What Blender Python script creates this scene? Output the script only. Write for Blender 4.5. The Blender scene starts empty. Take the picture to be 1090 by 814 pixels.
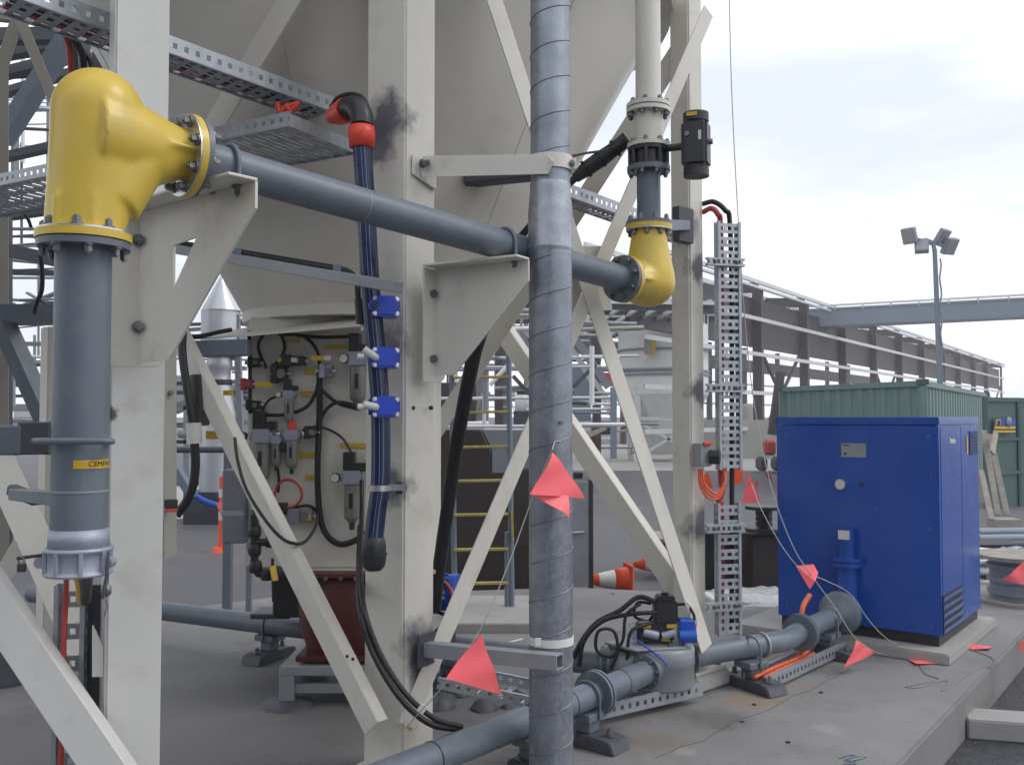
import bpy, bmesh, math, random
from mathutils import Vector, Matrix
random.seed(7)
V = Vector
R = math.radians
PI = math.pi
sc = bpy.context.scene
COL = sc.collection
Z = V((0, 0, 1))

# ------------------------------------------------------------------ camera, sky, sun, exposure
EYE = 1.55                      # camera height above the concrete slab
GZ = -0.24                      # asphalt level (slab top is z = 0)
F = 1000.0                      # focal length in photo pixels (photo 1090 wide)
PITCH = R(2.06)
cam_d = bpy.data.cameras.new('camera'); cam = bpy.data.objects.new('camera', cam_d); COL.objects.link(cam)
cam.location = (0, 0, EYE); cam.rotation_euler = (R(90) + PITCH, 0, 0)
cam_d.sensor_width = 36; cam_d.lens = 36 * F / 1090; cam_d.clip_end = 3000; cam_d.clip_start = 0.05
sc.camera = cam

SUN_AZ = 96.0                  # compass bearing, 0 = straight ahead (+Y), clockwise
SUN_EL = 48.0
w = bpy.data.worlds.new('World'); sc.world = w; w.use_nodes = True
nt = w.node_tree; nt.nodes.clear()
out = nt.nodes.new('ShaderNodeOutputWorld'); bg = nt.nodes.new('ShaderNodeBackground')
sky = nt.nodes.new('ShaderNodeTexSky'); sky.sky_type = 'NISHITA'; sky.sun_disc = False
sky.sun_elevation = R(SUN_EL); sky.sun_rotation = R(SUN_AZ); sky.dust_density = 3.0
tc = nt.nodes.new('ShaderNodeTexCoord'); mp = nt.nodes.new('ShaderNodeMapping')
mp.inputs['Scale'].default_value = (1.0, 1.0, 3.2); mp.inputs['Location'].default_value = (3.1, 0.4, 0.2)
n1 = nt.nodes.new('ShaderNodeTexNoise'); n1.inputs['Scale'].default_value = 2.1; n1.inputs['Detail'].default_value = 6; n1.inputs['Roughness'].default_value = 0.5
cr = nt.nodes.new('ShaderNodeValToRGB')
cr.color_ramp.elements[0].position = 0.36; cr.color_ramp.elements[0].color = (7.7, 8.2, 8.9, 1)
cr.color_ramp.elements[1].position = 0.52; cr.color_ramp.elements[1].color = (10.6, 10.8, 11.3, 1)
mx = nt.nodes.new('ShaderNodeMix'); mx.data_type = 'RGBA'; mx.inputs[0].default_value = 0.88
L = nt.links
L.new(tc.outputs['Generated'], mp.inputs['Vector']); L.new(mp.outputs['Vector'], n1.inputs['Vector'])
L.new(n1.outputs['Fac'], cr.inputs['Fac']); L.new(sky.outputs['Color'], mx.inputs[6]); L.new(cr.outputs['Color'], mx.inputs[7])
L.new(mx.outputs[2], bg.inputs['Color']); bg.inputs['Strength'].default_value = 0.118
L.new(bg.outputs['Background'], out.inputs['Surface'])
sun_d = bpy.data.lights.new('sun', 'SUN'); sun_d.energy = 1.05; sun_d.angle = R(24); sun_d.color = (1, 0.965, 0.92)
sun = bpy.data.objects.new('sun', sun_d); COL.objects.link(sun)
_sd = V((math.sin(R(SUN_AZ)) * math.cos(R(SUN_EL)), math.cos(R(SUN_AZ)) * math.cos(R(SUN_EL)), math.sin(R(SUN_EL))))
sun.rotation_euler = _sd.to_track_quat('Z', 'Y').to_euler()
sc.view_settings.view_transform = 'Standard'; sc.view_settings.look = 'None'
sc.view_settings.exposure = 0.1; sc.view_settings.gamma = 1.0; sc.view_settings.use_curve_mapping = False

# ------------------------------------------------------------------ measuring helpers
_cp, _sp = math.cos(PITCH), math.sin(PITCH)
def P(px, py, d):
    """point seen at photo pixel (px, py) at forward distance d metres"""
    x = (px - 545) / F; z = (407 - py) / F
    y = _cp - z * _sp; zz = _sp + z * _cp
    return V((x / y * d, d, EYE + zz / y * d))
def G(px, py, z=0.0):
    x = (px - 545) / F; zc = (407 - py) / F
    y = _cp - zc * _sp; zz = _sp + zc * _cp
    t = (z - EYE) / zz
    return V((x * t, y * t, z))
def nd(deg):   # horizontal direction that faces the camera, turned right by deg
    return V((math.sin(R(deg)), -math.cos(R(deg)), 0))
def td(deg):
    return V((math.cos(R(deg)), math.sin(R(deg)), 0))

# ------------------------------------------------------------------ mesh builder
class MB:
    def __init__(s): s.v = []; s.f = []; s.sm = []
    def _add(s, vs, fs, smooth=False):
        o = len(s.v); s.v += [V(a) for a in vs]
        for f in fs: s.f.append([i + o for i in f]); s.sm.append(smooth)
        return s
    def box(s, c, sx, sy, sz, ax=V((1, 0, 0)), ay=V((0, 1, 0)), az=Z):
        c = V(c); vs = []
        for k in (-.5, .5):
            for j in (-.5, .5):
                for i in (-.5, .5): vs.append(c + ax * (i * sx) + ay * (j * sy) + az * (k * sz))
        return s._add(vs, [(0, 2, 3, 1), (4, 5, 7, 6), (0, 1, 5, 4), (2, 6, 7, 3), (0, 4, 6, 2), (1, 3, 7, 5)])
    def fbox(s, c, deg, wd, dp, h):     # box whose front faces nd(deg); c is its centre
        return s.box(c, wd, dp, h, td(deg), -nd(deg), Z)
    def beam(s, p0, p1, wd, h, up=Z):
        p0 = V(p0); p1 = V(p1); d = (p1 - p0); l = d.length; d.normalize()
        side = d.cross(up)
        if side.length < 1e-4: side = d.cross(V((0, 1, 0)))
        side.normalize(); u = side.cross(d).normalized()
        return s.box((p0 + p1) / 2, wd, l, h, side, d, u)
    def angle(s, p0, p1, wd, n, t=.008, leg=None, flip=1):
        """L-section bar: a flat leg in the plane facing n, and a leg along -n at one edge"""
        p0 = V(p0); p1 = V(p1); d = (p1 - p0); l = d.length; d.normalize(); n = V(n)
        n = (n - d * n.dot(d)).normalized(); sd = d.cross(n).normalized() * flip; leg = leg or wd
        m = (p0 + p1) / 2
        s.box(m, wd, l, t, sd, d, n)
        s.box(m + sd * (wd / 2 - t / 2) - n * (leg / 2 + t / 2), t, l, leg, sd, d, n)
        return s
    def tube(s, pts, r, n=12, caps=True, smooth=True):
        pts = [V(p) for p in pts]; m = len(pts)
        rs = r if isinstance(r, (list, tuple)) else [r] * m
        T = []
        for i in range(m):
            a = pts[max(i - 1, 0)]; b = pts[min(i + 1, m - 1)]; T.append((b - a).normalized())
        ref = Z if abs(T[0].z) < .9 else V((1, 0, 0))
        u = (ref - T[0] * ref.dot(T[0])).normalized(); vs = []; fs = []
        for i in range(m):
            u = (u - T[i] * u.dot(T[i])).normalized(); b = T[i].cross(u)
            for k in range(n):
                a = 2 * PI * k / n; vs.append(pts[i] + (u * math.cos(a) + b * math.sin(a)) * rs[i])
        for i in range(m - 1):
            for k in range(n):
                k2 = (k + 1) % n; fs.append((i * n + k, i * n + k2, (i + 1) * n + k2, (i + 1) * n + k))
        s._add(vs, fs, smooth)
        if caps:
            s._add(vs[:n], [tuple(range(n - 1, -1, -1))]); s._add(vs[-n:], [tuple(range(n))])
        return s
    def cyl(s, p0, p1, r, r1=None, n=24, caps=True, smooth=True):
        return s.tube([p0, p1], [r, r if r1 is None else r1], n, caps, smooth)
    def ring(s, p0, p1, ro, ri, n=32):
        """flat-sided washer between p0 and p1"""
        p0 = V(p0); p1 = V(p1); d = (p1 - p0).normalized()
        ref = Z if abs(d.z) < .9 else V((1, 0, 0)); u = (ref - d * ref.dot(d)).normalized(); b = d.cross(u)
        def circ(p, r): return [p + (u * math.cos(2 * PI * k / n) + b * math.sin(2 * PI * k / n)) * r for k in range(n)]
        def band(A, B, sm): s._add(A + B, [(k, (k + 1) % n, n + (k + 1) % n, n + k) for k in range(n)], sm)
        a, c, e, g = circ(p0, ro), circ(p1, ro), circ(p0, ri), circ(p1, ri)
        band(a, c, True); band(g, e, True); band(e, a, False); band(c, g, False)
        return s
    def lathe(s, o, axis, prof, n=32, smooth=True):
        o = V(o); d = V(axis).normalized()
        ref = Z if abs(d.z) < .9 else V((1, 0, 0)); u = (ref - d * ref.dot(d)).normalized(); b = d.cross(u)
        vs = []; fs = []
        for r, h in prof:
            for k in range(n):
                a = 2 * PI * k / n; vs.append(o + d * h + (u * math.cos(a) + b * math.sin(a)) * max(r, 1e-4))
        for i in range(len(prof) - 1):
            for k in range(n):
                k2 = (k + 1) % n; fs.append((i * n + k, i * n + k2, (i + 1) * n + k2, (i + 1) * n + k))
        return s._add(vs, fs, smooth)
    def prism(s, pts, ext):
        pts = [V(p) for p in pts]; ext = V(ext); n = len(pts)
        return s._add(pts + [p + ext for p in pts],
                      [tuple(range(n)), tuple(range(2 * n - 1, n - 1, -1))] + [(k, k + n, (k + 1) % n + n, (k + 1) % n) for k in range(n)])
    def hexbolt(s, p, axis, r, h, washer=True):
        p = V(p); a = V(axis).normalized()
        if washer: s.cyl(p, p + a * h * .22, r * 1.5, n=14)
        s.tube([p + a * h * .2, p + a * h], r, 6, True, False)
        s.cyl(p + a * h, p + a * h * 1.2, r * .55, n=8)
        return s
    def build(s, name, m, parent=None, bev=0, seg=1, origin=None):
        me = bpy.data.meshes.new(name)
        o = bpy.data.objects.new(name, me)
        off = V((0, 0, 0))
        if origin is not None: off = V(origin)
        if parent is not None: off = parent['_w'] if '_w' in parent else off; off = V(off)
        me.from_pydata([v - off for v in s.v], [], s.f)
        me.polygons.foreach_set('use_smooth', s.sm)
        bm = bmesh.new(); bm.from_mesh(me)
        bmesh.ops.recalc_face_normals(bm, faces=bm.faces)
        if bev:
            es = [e for e in bm.edges if len(e.link_faces) == 2 and e.calc_face_angle(0) > R(35)]
            bmesh.ops.bevel(bm, geom=es, offset=bev, segments=seg, affect='EDGES', clamp_overlap=True)
        bm.to_mesh(me); bm.free(); me.update()
        me.materials.append(m)
        COL.objects.link(o)
        if parent is not None: o.parent = parent
        else: o.location = off
        return o

def spline(pts, n=8):
    pts = [V(p) for p in pts]
    if len(pts) < 3: return pts
    q = [pts[0] * 2 - pts[1]] + pts + [pts[-1] * 2 - pts[-2]]; o = []
    for i in range(1, len(q) - 2):
        a, b, c, d = q[i - 1:i + 3]
        for k in range(n):
            t = k / n
            o.append(.5 * ((2 * b) + (c - a) * t + (2 * a - 5 * b + 4 * c - d) * t * t + (3 * b - a - 3 * c + d) * t ** 3))
    o.append(pts[-1]); return o

def tag(o, label, cat, group=None):
    o['label'] = label; o['category'] = cat
    if group: o['group'] = group
    return o
def thing(name, label, cat, loc=(0, 0, 0), group=None):
    o = bpy.data.objects.new(name, None); COL.objects.link(o); o.location = loc
    o['_w'] = [float(a) for a in loc]; o.empty_display_size = .1
    return tag(o, label, cat, group)
def kind(o, k): o['kind'] = k; return o
def sub(o):            # lets a mesh part carry sub-parts built in the same frame
    o['_w'] = list(o.parent['_w']) if o.parent and '_w' in o.parent else [0., 0., 0.]
    return o
def copy_tree(o, parent=None):
    c = o.copy(); COL.objects.link(c)
    if parent is not None: c.parent = parent
    for ch in list(o.children): copy_tree(ch, c)
    return c
def text_geo(s, size=1.0):
    cu = bpy.data.curves.new('lettering', 'FONT'); cu.body = s; cu.size = size; cu.align_x = 'CENTER'; cu.align_y = 'CENTER'
    cu.resolution_u = 3
    ob = bpy.data.objects.new('lettering', cu); COL.objects.link(ob)
    dg = bpy.context.evaluated_depsgraph_get(); me = ob.evaluated_get(dg).to_mesh()
    vs = [v.co.copy() for v in me.vertices]; fs = [tuple(p.vertices) for p in me.polygons]
    bpy.data.objects.remove(ob); return vs, fs

# ------------------------------------------------------------------ materials
def mat(name, col, rough=.55, metal=0., var=.12, scale=6., bump=0., bscale=60., spec=.5, dirt=None, dirt_amt=0., dirt_scale=2.5, coat=0., detail=4, stretch=None, spots=None, spotcol=(.115, .125, .15), rvar=.1):
    m = bpy.data.materials.new(name); m.use_nodes = True; t = m.node_tree; b = t.nodes['Principled BSDF']; l = t.links
    b.inputs['Roughness'].default_value = rough; b.inputs['Metallic'].default_value = metal
    b.inputs['Specular IOR Level'].default_value = spec; b.inputs['Coat Weight'].default_value = coat; b.inputs['Coat Roughness'].default_value = .12
    g = t.nodes.new('ShaderNodeNewGeometry')
    src = g.outputs['Position']
    if stretch:
        mpn = t.nodes.new('ShaderNodeMapping'); mpn.inputs['Scale'].default_value = stretch; l.new(src, mpn.inputs['Vector']); src = mpn.outputs['Vector']
    no = t.nodes.new('ShaderNodeTexNoise'); no.inputs['Scale'].default_value = scale; no.inputs['Detail'].default_value = detail; no.inputs['Roughness'].default_value = .6
    l.new(src, no.inputs['Vector'])
    rp = t.nodes.new('ShaderNodeValToRGB'); rp.color_ramp.elements[0].position = .3; rp.color_ramp.elements[1].position = .7
    c = V(col); rp.color_ramp.elements[0].color = (*(c * (1 - var)), 1); rp.color_ramp.elements[1].color = (*(c * (1 + var)), 1)
    l.new(no.outputs['Fac'], rp.inputs['Fac']); cur = rp.outputs['Color']
    if dirt is not None:
        n2 = t.nodes.new('ShaderNodeTexNoise'); n2.inputs['Scale'].default_value = dirt_scale; n2.inputs['Detail'].default_value = 8; n2.inputs['Roughness'].default_value = .68
        l.new(g.outputs['Position'], n2.inputs['Vector'])
        r2 = t.nodes.new('ShaderNodeValToRGB'); r2.color_ramp.elements[0].position = .52; r2.color_ramp.elements[1].position = .72
        r2.color_ramp.elements[0].color = (0, 0, 0, 1); r2.color_ramp.elements[1].color = (dirt_amt,) * 3 + (1,)
        l.new(n2.outputs['Fac'], r2.inputs['Fac'])
        mm = t.nodes.new('ShaderNodeMix'); mm.data_type = 'RGBA'; mm.inputs[7].default_value = (*dirt, 1)
        l.new(r2.outputs['Color'], mm.inputs[0]); l.new(cur, mm.inputs[6]); cur = mm.outputs[2]
    for sp in (spots or []):
        p, rad, strength = sp[:3]; scol = sp[3] if len(sp) > 3 else spotcol
        vd = t.nodes.new('ShaderNodeVectorMath'); vd.operation = 'DISTANCE'; l.new(g.outputs['Position'], vd.inputs[0]); vd.inputs[1].default_value = p
        n3 = t.nodes.new('ShaderNodeTexNoise'); n3.inputs['Scale'].default_value = 1.6 / rad; n3.inputs['Detail'].default_value = 5; l.new(g.outputs['Position'], n3.inputs['Vector'])
        ma = t.nodes.new('ShaderNodeMath'); ma.operation = 'MULTIPLY_ADD'; ma.inputs[1].default_value = rad * 1.5; ma.inputs[2].default_value = -rad * .75; l.new(n3.outputs['Fac'], ma.inputs[0])
        ad = t.nodes.new('ShaderNodeMath'); ad.operation = 'ADD'; l.new(vd.outputs['Value'], ad.inputs[0]); l.new(ma.outputs[0], ad.inputs[1])
        mr = t.nodes.new('ShaderNodeMapRange'); mr.inputs['From Min'].default_value = rad * .62; mr.inputs['From Max'].default_value = rad * 1.25; mr.inputs['To Min'].default_value = strength; mr.inputs['To Max'].default_value = 0
        l.new(ad.outputs[0], mr.inputs['Value'])
        mm = t.nodes.new('ShaderNodeMix'); mm.data_type = 'RGBA'; mm.inputs[7].default_value = (*scol, 1)
        l.new(mr.outputs['Result'], mm.inputs[0]); l.new(cur, mm.inputs[6]); cur = mm.outputs[2]
    l.new(cur, b.inputs['Base Color'])
    if rvar:
        mr = t.nodes.new('ShaderNodeMapRange'); mr.inputs['To Min'].default_value = max(rough - rvar, .02); mr.inputs['To Max'].default_value = min(rough + rvar, 1)
        l.new(no.outputs['Fac'], mr.inputs['Value']); l.new(mr.outputs['Result'], b.inputs['Roughness'])
    if bump:
        nb = t.nodes.new('ShaderNodeTexNoise'); nb.inputs['Scale'].default_value = bscale; nb.inputs['Detail'].default_value = 5; l.new(g.outputs['Position'], nb.inputs['Vector'])
        bu = t.nodes.new('ShaderNodeBump'); bu.inputs['Strength'].default_value = bump; bu.inputs['Distance'].default_value = .01
        l.new(nb.outputs['Fac'], bu.inputs['Height']); l.new(bu.outputs['Normal'], b.inputs['Normal'])
    return m

def mat_spangle(name, col, rough=.42):
    m = mat(name, col, rough, .75, .06, 5, rvar=0); t = m.node_tree; b = t.nodes['Principled BSDF']; l = t.links
    g = t.nodes.new('ShaderNodeNewGeometry'); vo = t.nodes.new('ShaderNodeTexVoronoi'); vo.inputs['Scale'].default_value = 95
    l.new(g.outputs['Position'], vo.inputs['Vector'])
    hs = t.nodes.new('ShaderNodeRGBToBW'); l.new(vo.outputs['Color'], hs.inputs['Color'])
    rp = t.nodes.new('ShaderNodeMapRange'); rp.inputs['To Min'].default_value = .87; rp.inputs['To Max'].default_value = 1.09; l.new(hs.outputs['Val'], rp.inputs['Value'])
    n2 = t.nodes.new('ShaderNodeTexNoise'); n2.inputs['Scale'].default_value = 9; n2.inputs['Detail'].default_value = 6; l.new(g.outputs['Position'], n2.inputs['Vector'])
    r3 = t.nodes.new('ShaderNodeMapRange'); r3.inputs['From Min'].default_value = .3; r3.inputs['From Max'].default_value = .7; r3.inputs['To Min'].default_value = .8; r3.inputs['To Max'].default_value = 1.15; l.new(n2.outputs['Fac'], r3.inputs['Value'])
    mu0 = t.nodes.new('ShaderNodeMath'); mu0.operation = 'MULTIPLY'; l.new(rp.outputs[0], mu0.inputs[0]); l.new(r3.outputs[0], mu0.inputs[1])
    mu = t.nodes.new('ShaderNodeVectorMath'); mu.operation = 'SCALE'; mu.inputs[0].default_value = col; l.new(mu0.outputs[0], mu.inputs['Scale'])
    l.new(mu.outputs['Vector'], b.inputs['Base Color'])
    r2 = t.nodes.new('ShaderNodeMapRange'); r2.inputs['To Min'].default_value = rough - .12; r2.inputs['To Max'].default_value = rough + .14
    l.new(hs.outputs['Val'], r2.inputs['Value']); l.new(r2.outputs[0], b.inputs['Roughness'])
    return m

CREAM = (.66, .64, .58)
M = dict(
    cream=mat('cream paint', CREAM, .5, var=.05, scale=3, dirt=(.36, .32, .25), dirt_amt=.35, dirt_scale=4.5, bump=.04, bscale=90, stretch=(1, 1, .25)),
    silo=mat('silo cream paint', (.66, .635, .575), .5, var=.05, scale=1.2, dirt=(.34, .31, .25), dirt_amt=.3, dirt_scale=1.6, stretch=(1, 1, .3), bump=.03, bscale=20),
    grey=mat('grey pipe paint', (.125, .15, .185), .42, var=.07, scale=5, dirt=(.22, .23, .24), dirt_amt=.45, dirt_scale=7, bump=.03, bscale=120),
    lgrey=mat('light grey paint', (.27, .285, .31), .42, var=.07, scale=5, dirt=(.16, .16, .16), dirt_amt=.4, dirt_scale=6, bump=.03),
    cast=mat('cast aluminium', (.34, .36, .44), .5, .35, var=.1, scale=14, bump=.12, bscale=120),
    yellow=mat('yellow enamel', (.64, .455, .06), .36, var=.05, scale=4, dirt=(.44, .36, .16), dirt_amt=.55, dirt_scale=5, bump=.10, bscale=140, coat=.08),
    galv=mat_spangle('galvanised sheet', (.30, .325, .375), .44),
    tray=mat('galvanised tray', (.40, .43, .47), .42, .6, var=.1, scale=30, dirt=(.2, .21, .22), dirt_amt=.4, dirt_scale=8),
    dsteel=mat('dark zinc primer', (.075, .08, .095), .55, .2, var=.2, scale=16),
    bolt=mat('bolt steel', (.20, .205, .215), .45, .7, var=.2, scale=60),
    shiny=mat('bare steel edge', (.62, .62, .62), .3, .9, var=.08, scale=40),
    black=mat('black rubber', (.014, .014, .016), .45, var=.2, scale=30),
    bplast=mat('black plastic', (.022, .023, .026), .4, var=.15, scale=30),
    navy=mat('navy poly pipe', (.008, .016, .055), .3, var=.15, scale=20),
    stripe=mat('pale blue stripe', (.20, .30, .60), .4),
    sadd=mat('blue saddle plastic', (.012, .06, .52), .35, var=.1, scale=20),
    redp=mat('red fitting plastic', (.68, .055, .03), .38, var=.08, scale=20),
    orange=mat('orange cable', (.72, .13, .05), .45, var=.08, scale=30),
    redc=mat('red cable', (.45, .05, .04), .45, var=.1, scale=30),
    blue=mat('blue cabinet enamel', (.013, .072, .36), .2, var=.08, scale=2.5, dirt=(.05, .09, .26), dirt_amt=.25, dirt_scale=5, coat=.08, bump=.10, bscale=3.2),
    blue2=mat('bright blue plastic', (.01, .08, .45), .35, var=.1, scale=30),
    white=mat('white plastic', (.62, .62, .60), .4, var=.05, scale=20),
    ytag=mat('yellow tag', (.62, .40, .03), .5, var=.1, scale=50),
    rungy=mat('worn yellow rung', (.42, .34, .10), .6, var=.25, scale=20),
    ink=mat('black ink', (.02, .02, .02), .6),
    clear=mat('smoky bowl', (.20, .20, .18), .15, var=.15, scale=30, spec=.8),
    flag=mat('fluorescent pink vinyl', (1.0, .165, .19), .5, var=.0, scale=9),
    oflag=mat('fluorescent orange vinyl', (.95, .11, .03), .45, var=.06, scale=9),
    rope=mat('grey string', (.42, .43, .40), .7, var=.1, scale=60),
    zip=mat('white strap', (.72, .72, .70), .45, var=.05, scale=30),
    red=mat('dark red enamel', (.075, .010, .010), .45, var=.15, scale=8, dirt=(.12, .05, .04), dirt_amt=.4, dirt_scale=9),
    rust=mat('dark primed steel', (.058, .047, .054), .6, var=.2, scale=3),
    dark=mat('dark cabinet paint', (.035, .027, .026), .5, var=.2, scale=5),
    slate=mat('slate grey sheet', (.20, .215, .25), .5, var=.08, scale=4),
    steelb=mat('blue grey girder paint', (.175, .215, .27), .5, var=.1, scale=.6),
    whites=mat('off white sheet', (.70, .71, .70), .5, var=.06, scale=1.2, dirt=(.4, .38, .34), dirt_amt=.4, dirt_scale=1.5),
    purlin=mat('galvanised purlin', (.58, .60, .62), .45, .35, var=.08, scale=4),
    green=mat('container green', (.105, .19, .175), .5, var=.08, scale=1.2, dirt=(.2, .22, .19), dirt_amt=.45, dirt_scale=2.2),
    green2=mat('dull green', (.045, .105, .10), .5, var=.1, scale=1.2, dirt=(.1, .12, .1), dirt_amt=.4, dirt_scale=2.2),
    sils=mat('silver vessel paint', (.55, .57, .60), .35, .45, var=.06, scale=3),
    timber=mat('grey timber', (.27, .25, .22), .75, var=.22, scale=7, stretch=(1, 1, 4)),
    ply=mat('brown board', (.17, .095, .055), .7, var=.2, scale=5),
    wrap=mat('plastic wrap', (.55, .57, .58), .25, var=.15, scale=12, bump=.6, bscale=18),
    steel=mat('dark structural steel', (.055, .06, .075), .55, .1, var=.15, scale=3),
    tan=mat('weathered cream', (.33, .315, .275), .55, var=.08, scale=3),
)
for _k in ('flag', 'oflag'):        # thin vinyl lets daylight through
    _t = M[_k].node_tree; _b = _t.nodes['Principled BSDF']; _tr = _t.nodes.new('ShaderNodeBsdfTranslucent'); _ms = _t.nodes.new('ShaderNodeMixShader'); _ms.inputs[0].default_value = .06
    _src = _b.inputs['Base Color'].links[0].from_socket; _t.links.new(_src, _tr.inputs['Color']); _t.links.new(_b.outputs[0], _ms.inputs[1]); _t.links.new(_tr.outputs[0], _ms.inputs[2])
    _t.links.new(_ms.outputs[0], _t.nodes['Material Output'].inputs['Surface'])
# ------------------------------------------------------------------ ground
def sheet(name, pts, z, m):
    mb = MB(); mb._add([V((x, y, z)) for x, y in pts], [tuple(range(len(pts)))]); return kind(mb.build(name, m), 'structure')
M['asphalt'] = mat('asphalt', (.098, .098, .108), .8, var=.10, scale=.7, dirt=(.17, .165, .16), dirt_amt=.5, dirt_scale=.55, bump=.35, bscale=120, detail=8)
M['apron'] = mat('pale concrete', (.36, .355, .34), .8, var=.1, scale=.5, dirt=(.24, .23, .22), dirt_amt=.5, dirt_scale=.4)
M['gravel'] = mat('dark wet gravel', (.032, .034, .04), .6, var=.7, scale=28, bump=1.0, bscale=45, detail=6)
_st = G(800, 748)
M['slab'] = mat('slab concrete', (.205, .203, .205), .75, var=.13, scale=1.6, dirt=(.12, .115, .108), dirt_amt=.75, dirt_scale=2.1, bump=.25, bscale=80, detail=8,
    spots=[(tuple(G(800, 745)), .17, .55, (.26, .17, .09)), (tuple(G(840, 730)), .13, .35, (.27, .18, .10)), (tuple(G(690, 790)), .22, .3, (.22, .16, .10)), (tuple(G(270, 735)), .35, .4, (.10, .10, .105)), ((-1.6, 4.6, 0), 1.5, .42, (.085, .083, .09)), ((-.9, 5.6, 0), .9, .3, (.085, .083, .085)),  # widest dark spots paint shade onto the left slab under the silo
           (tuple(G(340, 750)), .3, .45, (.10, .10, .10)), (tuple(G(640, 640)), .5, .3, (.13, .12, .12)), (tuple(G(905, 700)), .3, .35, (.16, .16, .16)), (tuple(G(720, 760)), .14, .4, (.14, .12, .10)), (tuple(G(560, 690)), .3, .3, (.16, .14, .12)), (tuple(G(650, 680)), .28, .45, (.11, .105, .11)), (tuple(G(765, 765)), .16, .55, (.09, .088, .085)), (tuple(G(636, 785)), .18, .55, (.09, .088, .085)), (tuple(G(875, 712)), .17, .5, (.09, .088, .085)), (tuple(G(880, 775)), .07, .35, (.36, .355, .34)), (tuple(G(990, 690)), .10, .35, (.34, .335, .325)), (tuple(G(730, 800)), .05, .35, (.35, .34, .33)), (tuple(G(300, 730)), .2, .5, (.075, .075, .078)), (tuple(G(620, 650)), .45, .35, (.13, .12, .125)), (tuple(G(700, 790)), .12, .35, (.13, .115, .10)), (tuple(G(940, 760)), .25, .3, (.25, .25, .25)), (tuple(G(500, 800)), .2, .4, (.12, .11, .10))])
M['plinthc'] = mat('pale plinth concrete', (.33, .325, .315), .75, var=.1, scale=3, dirt=(.2, .19, .18), dirt_amt=.6, dirt_scale=3, bump=.2, bscale=60)
sheet('ground', [(-1500, -1500), (1500, -1500), (1500, 1500), (-1500, 1500)], GZ, M['asphalt'])
sheet('yard_apron', [(-2, 31), (26, 31), (34, 60), (-4, 60)], GZ + .004, M['apron'])
sheet('path', [(-9.5, 16.0), (-4.9, 16.6), (-5.2, 24), (-11, 24)], GZ + .004, M['apron'])
_e = V((.607, .795, 0)); _e0 = V((1.67, 4.18, 0)); _en = V((.795, -.607, 0))
_ra = _e0 - _e * 5 + _en * .012; _rb = _e0 + _e * 7
sheet('gravel_strip', [(_ra.x, _ra.y), (_ra.x + 3.2, _ra.y - 1.2), (_rb.x + 3.6, _rb.y - 1.7), (_rb.x + 1.2, _rb.y - .2), (_rb.x + .6, _rb.y + .4), (_rb.x, _rb.y)], GZ + .004, M['gravel'])
_poly = [(-3.8, -3.0), (5.92, 9.75), (1.42, 8.38), (.55, 8.6), (-2.02, 8.16), (-2.55, 7.75), (-5.6, 5.4), (-6.2, -3)]
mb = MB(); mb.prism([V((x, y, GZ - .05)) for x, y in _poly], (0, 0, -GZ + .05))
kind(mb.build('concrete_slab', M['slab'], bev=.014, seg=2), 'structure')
mb = MB(); mb.box((-.14, 7.32, .0325), .66, 1.06, .075)
kind(mb.build('concrete_plinth', M['plinthc'], bev=.008), 'structure')
mb = MB()
for k in range(300):                       # loose stones beside the slab
    t = random.uniform(-.5, 5.5); s_ = random.uniform(.03, 1.6); p = _e0 + _e * t + _en * s_
    r = random.uniform(.004, .006 + .012 * random.random() ** 3); mb.lathe(V((p.x, p.y, GZ + r * .3)), V((random.uniform(-.4, .4), random.uniform(-.4, .4), 1)), [(0, -r * .6), (r, -r * .3), (r * .9, r * .25), (0, r * .6)], n=5, smooth=False)
kind(tag(mb.build('gravel_stones', M['timber']), 'loose grey stones scattered on dark gravel beside the slab', 'gravel'), 'stuff')

mb = MB(); rc_ = random.Random(4)
for x0, y0, x1, y1 in ((700, 808, 905, 712), (705, 640, 640, 690)):       # hairline cracks
    pts = []
    for k in range(15):
        t = k / 14; pts.append(G(x0 + (x1 - x0) * t + rc_.uniform(-5, 5), y0 + (y1 - y0) * t + rc_.uniform(-2, 2), .0012))
    mb.tube(pts, [.0014] * 15, 5)
kind(mb.build('slab_cracks', M['dsteel']), 'structure')
# ------------------------------------------------------------------ unseen shed added behind the camera to shade the low parts facing it
bs = thing('shade_shed', 'low grey shed, unseen, added behind the viewpoint to shade the low parts facing it', 'shed', (-9, -7.5, GZ))
mb = MB(); mb.box((-8.5, -7.6, GZ + 2.6), 21, 6, 5.2); mb.build('wall', M['slate'], bs)
mb = MB(); mb.prism([V((-19.3, -4.3, 4.97)), V((-19.3, -10.9, 4.97)), V((-19.3, -7.6, 5.9))], (21.6, 0, 0)); mb.build('roof', M['steelb'], bs)
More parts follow.
